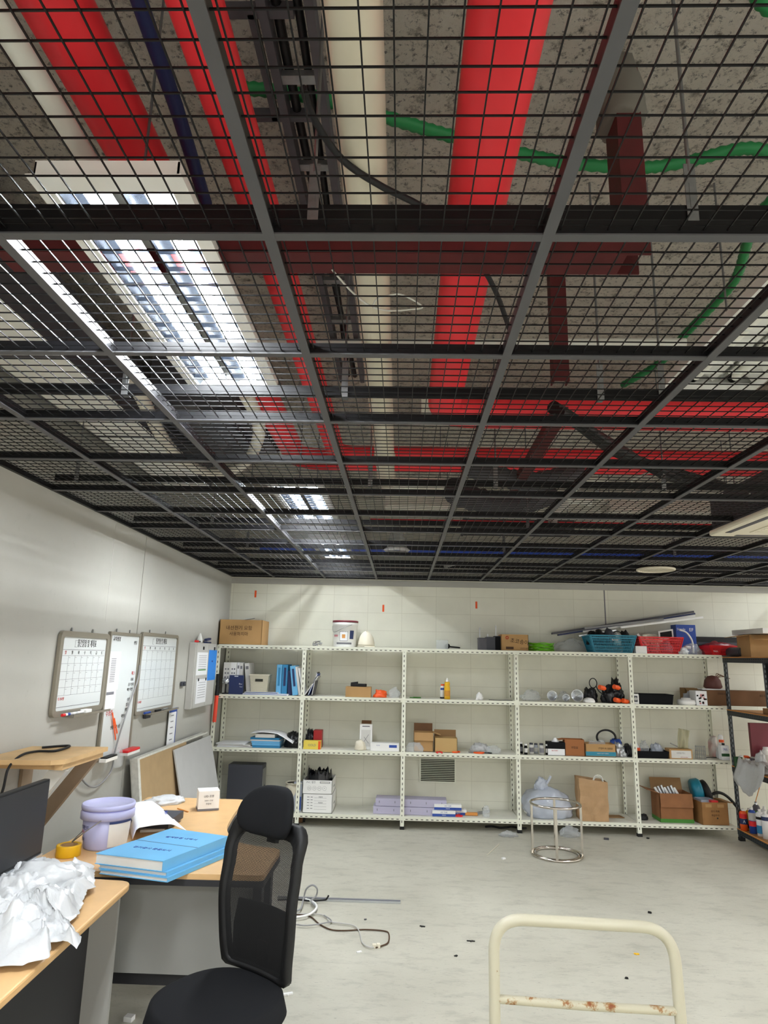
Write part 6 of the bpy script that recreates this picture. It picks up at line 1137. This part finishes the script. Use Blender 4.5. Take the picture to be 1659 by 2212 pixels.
# ---------------- dark rack contents
CAN = [(0, 0), (1, 0), (1, .8), (.82, .86)]
for k, (px, top, y, bm_, cm, bands, lb_) in enumerate([
    (1606, 1748, 7.08, 'orange', 'white', [(.58, .78, 'redplastic'), (.3, .56, 'navy')], 'orange spray can with dark shield label at the rack post'),
    (1619, 1746, 7.1, 'yellow', 'white', [(.1, .3, 'ink')], 'yellow spray can behind the blue one'),
    (1626, 1744, 6.98, 'bluebox', 'white', [(.5, .8, 'greylight'), (.28, .48, 'redplastic')], 'blue and grey spray can with round red label'),
    (1636, 1732, 7.08, 'ductgrey', 'silver', [(.5, .7, 'palegreen')], 'grey-green torch canister with long thin brass nozzle'),
    (1643, 1748, 6.88, 'paper', 'white', [(.1, .4, 'skyblue2'), (.62, .72, 'ink')], 'white spray can with blue wave print'),
    (1655, 1752, 6.78, 'paper', 'white', [(.66, .8, 'navy')], 'tall white spray can with navy collar, nearest on the rack'),
    (1653, 1742, 7.0, 'white', 'white', [(.3, .4, 'redplastic')], 'white spray can behind the tall one on the rack'),
    (1668, 1742, 6.9, 'paper2', 'redplastic', [(.4, .6, 'bluebox')], 'pale spray can with red cap cut by the photo edge')]):
    z = RLV[0]; x = sx(px, y, z+.1); h = onY(px, top, y).z-z; h = max(.2, min(.29, h)); t = thing('spray_can', lb_, 'spray can', (x, y, z+.001), 0, 'spray cans on the bottom of the dark rack'); r = .035
    MB().lathe([(a*r, b_*h*.98) for a, b_ in CAN]+[(r*.82, h*.86), (r*.5, h*.9), (0, h*.9)], 22).build('can_body', M.get(bm_) or bm_, t); MB().lathe([(r*.35, h*.89), (r*.35, h), (0, h)], 14).build('spray_cap', cm, t)
    for z0, z1, mm in bands: wrap(t, r, r, h*z0, h*z1, -200, 20, 'limegreen' if mm == 'palegreen' else mm, 'label_band', .0008)
    if k == 0: text('A', .04, 'paper', t, (-.012, -r-.0025, h*.43))
    if k == 4: text('11', .03, 'ink', t, (-.012, -r-.0025, h*.67))
    if k == 3: MB().tube([(0, 0, h), (.01, 0, h+.03), (.05, 0, h+.13), (.055, 0, h+.14)], .004, 8).build('nozzle', 'woodedge', t)
t = thing('hose_coil', 'dark red hose coil on the bottom of the dark rack behind the spray cans', 'hose coil', (3.66, 7.02, RLV[0]+.001))
for k in range(5): MB().tube([(.1*math.cos(a*PI/16), .1*math.sin(a*PI/16), .012+.022*k) for a in range(32)], .011, 8, closed=True).build('hose_turn', mat('darkredhose', '#7b1f2a', .5), t)
z = RLV[1]
for px, y, r, hh, mm, cm, lb_ in [(1600, 7.09, .03, .11, 'creamplastic', 'white', 'cream bottle in the green tray on the dark rack'), (1613, 7.02, .03, .09, 'paper', 'white', 'white labelled tin on the dark rack'), (1627, 7.08, .045, .1, 'ductgrey', 'greylight', 'grey paint tin with brushed lid on the dark rack'), (1634, 6.93, .042, .08, 'creamplastic', 'creamplastic', 'cream tin before the grey paint tin'), (1656, 7.05, .045, .2, 'white', 'white', 'tall white plastic bottle at the photo edge on the dark rack')]:
    x = sx(px, y, z+.05); t = thing('bottle', lb_, 'bottle', (x+.01, y, z+.001)); MB().lathe([(0, 0), (r, 0), (r, hh*.8), (r*.8, hh*.88), (r*.6, hh*.9), (0, hh*.9)], 22).build('body', mm, t); MB().lathe([(r*.7, hh*.88), (r*.7, hh), (0, hh)], 18).build('cap', cm, t); wrap(t, r, r, hh*.25, hh*.65, -200, 20, 'paper2' if mm != 'paper' else 'inkgrey', 'label', .0008)
t, w, d, h = closed_box('storage_tray', 'dark green low carton tray on the dark rack', 'tray', 1592, 1606, 1636, 1, 7.0, .05, 'darkgreen' if 'darkgreen' in M else MATS['darkgreen'], z=z); 
t = thing('tape_roll', 'orange tape roll standing on the dark rack', 'tape', (sx(1612, 7.12, z+.1), 7.13, z+.055)); q = MB(); q.T = Matrix.Rotation(R(85), 4, 'X'); q.lathe([(.03, -.02), (.052, -.02), (.052, .02), (.03, .02), (.03, -.02)], 24); q.build('tape', 'orange', t)
t = thing('plastic_bag', 'white plastic bag drooping over the front edge of the dark rack', 'plastic bag', (3.40, 6.8, z+.01)); q = MB(); q.grid(lambda u, v: (.16-.25*v-.01*math.sin(9*u)*v, -.3+.5*u+.02*math.sin(12*v), .05+.04*abs(noise.noise(Vector((u*6, v*5, 3))))*2-(.26*max(0, v-.74)/.26)*(.55+.5*abs(math.sin(PI*u)))), 28, 22); q.build('film', 'whitefilm', t, solid=.002)
q = MB(); crumple(q, (.12, -.05, -.005), .2, .3, .1, 71, .4); q.build('bunched_fold', 'whitefilm', t)
bag('white cloth bundle on the dark rack behind the drooping bag', 1640, 1664, 1622, 1, 6.8, .12, 'whitefilm', 72, .4, 'cloth', 'folds', z=z, cat='cloth')
t, w, d, h = closed_box('storage_box', 'large dark maroon case at the back of the dark rack', 'case', 1628, 1690, 1563, 1, 7.12, .04, 'maroon' if 'maroon' in M else MATS['maroon'], z=z)
z = RLV[2]
t = thing('long_carton', 'flat brown carton lying on the third board of the dark rack', 'box', (3.66, 6.4, z+.001)); MB().box(-.15, .15, -.3, .3, 0, .05).build('carton', 'card2', t, bevel=.002); MB().box(-.01, .01, -.3, .3, .05, .051).build('tape', 'card', t)
flush_text()
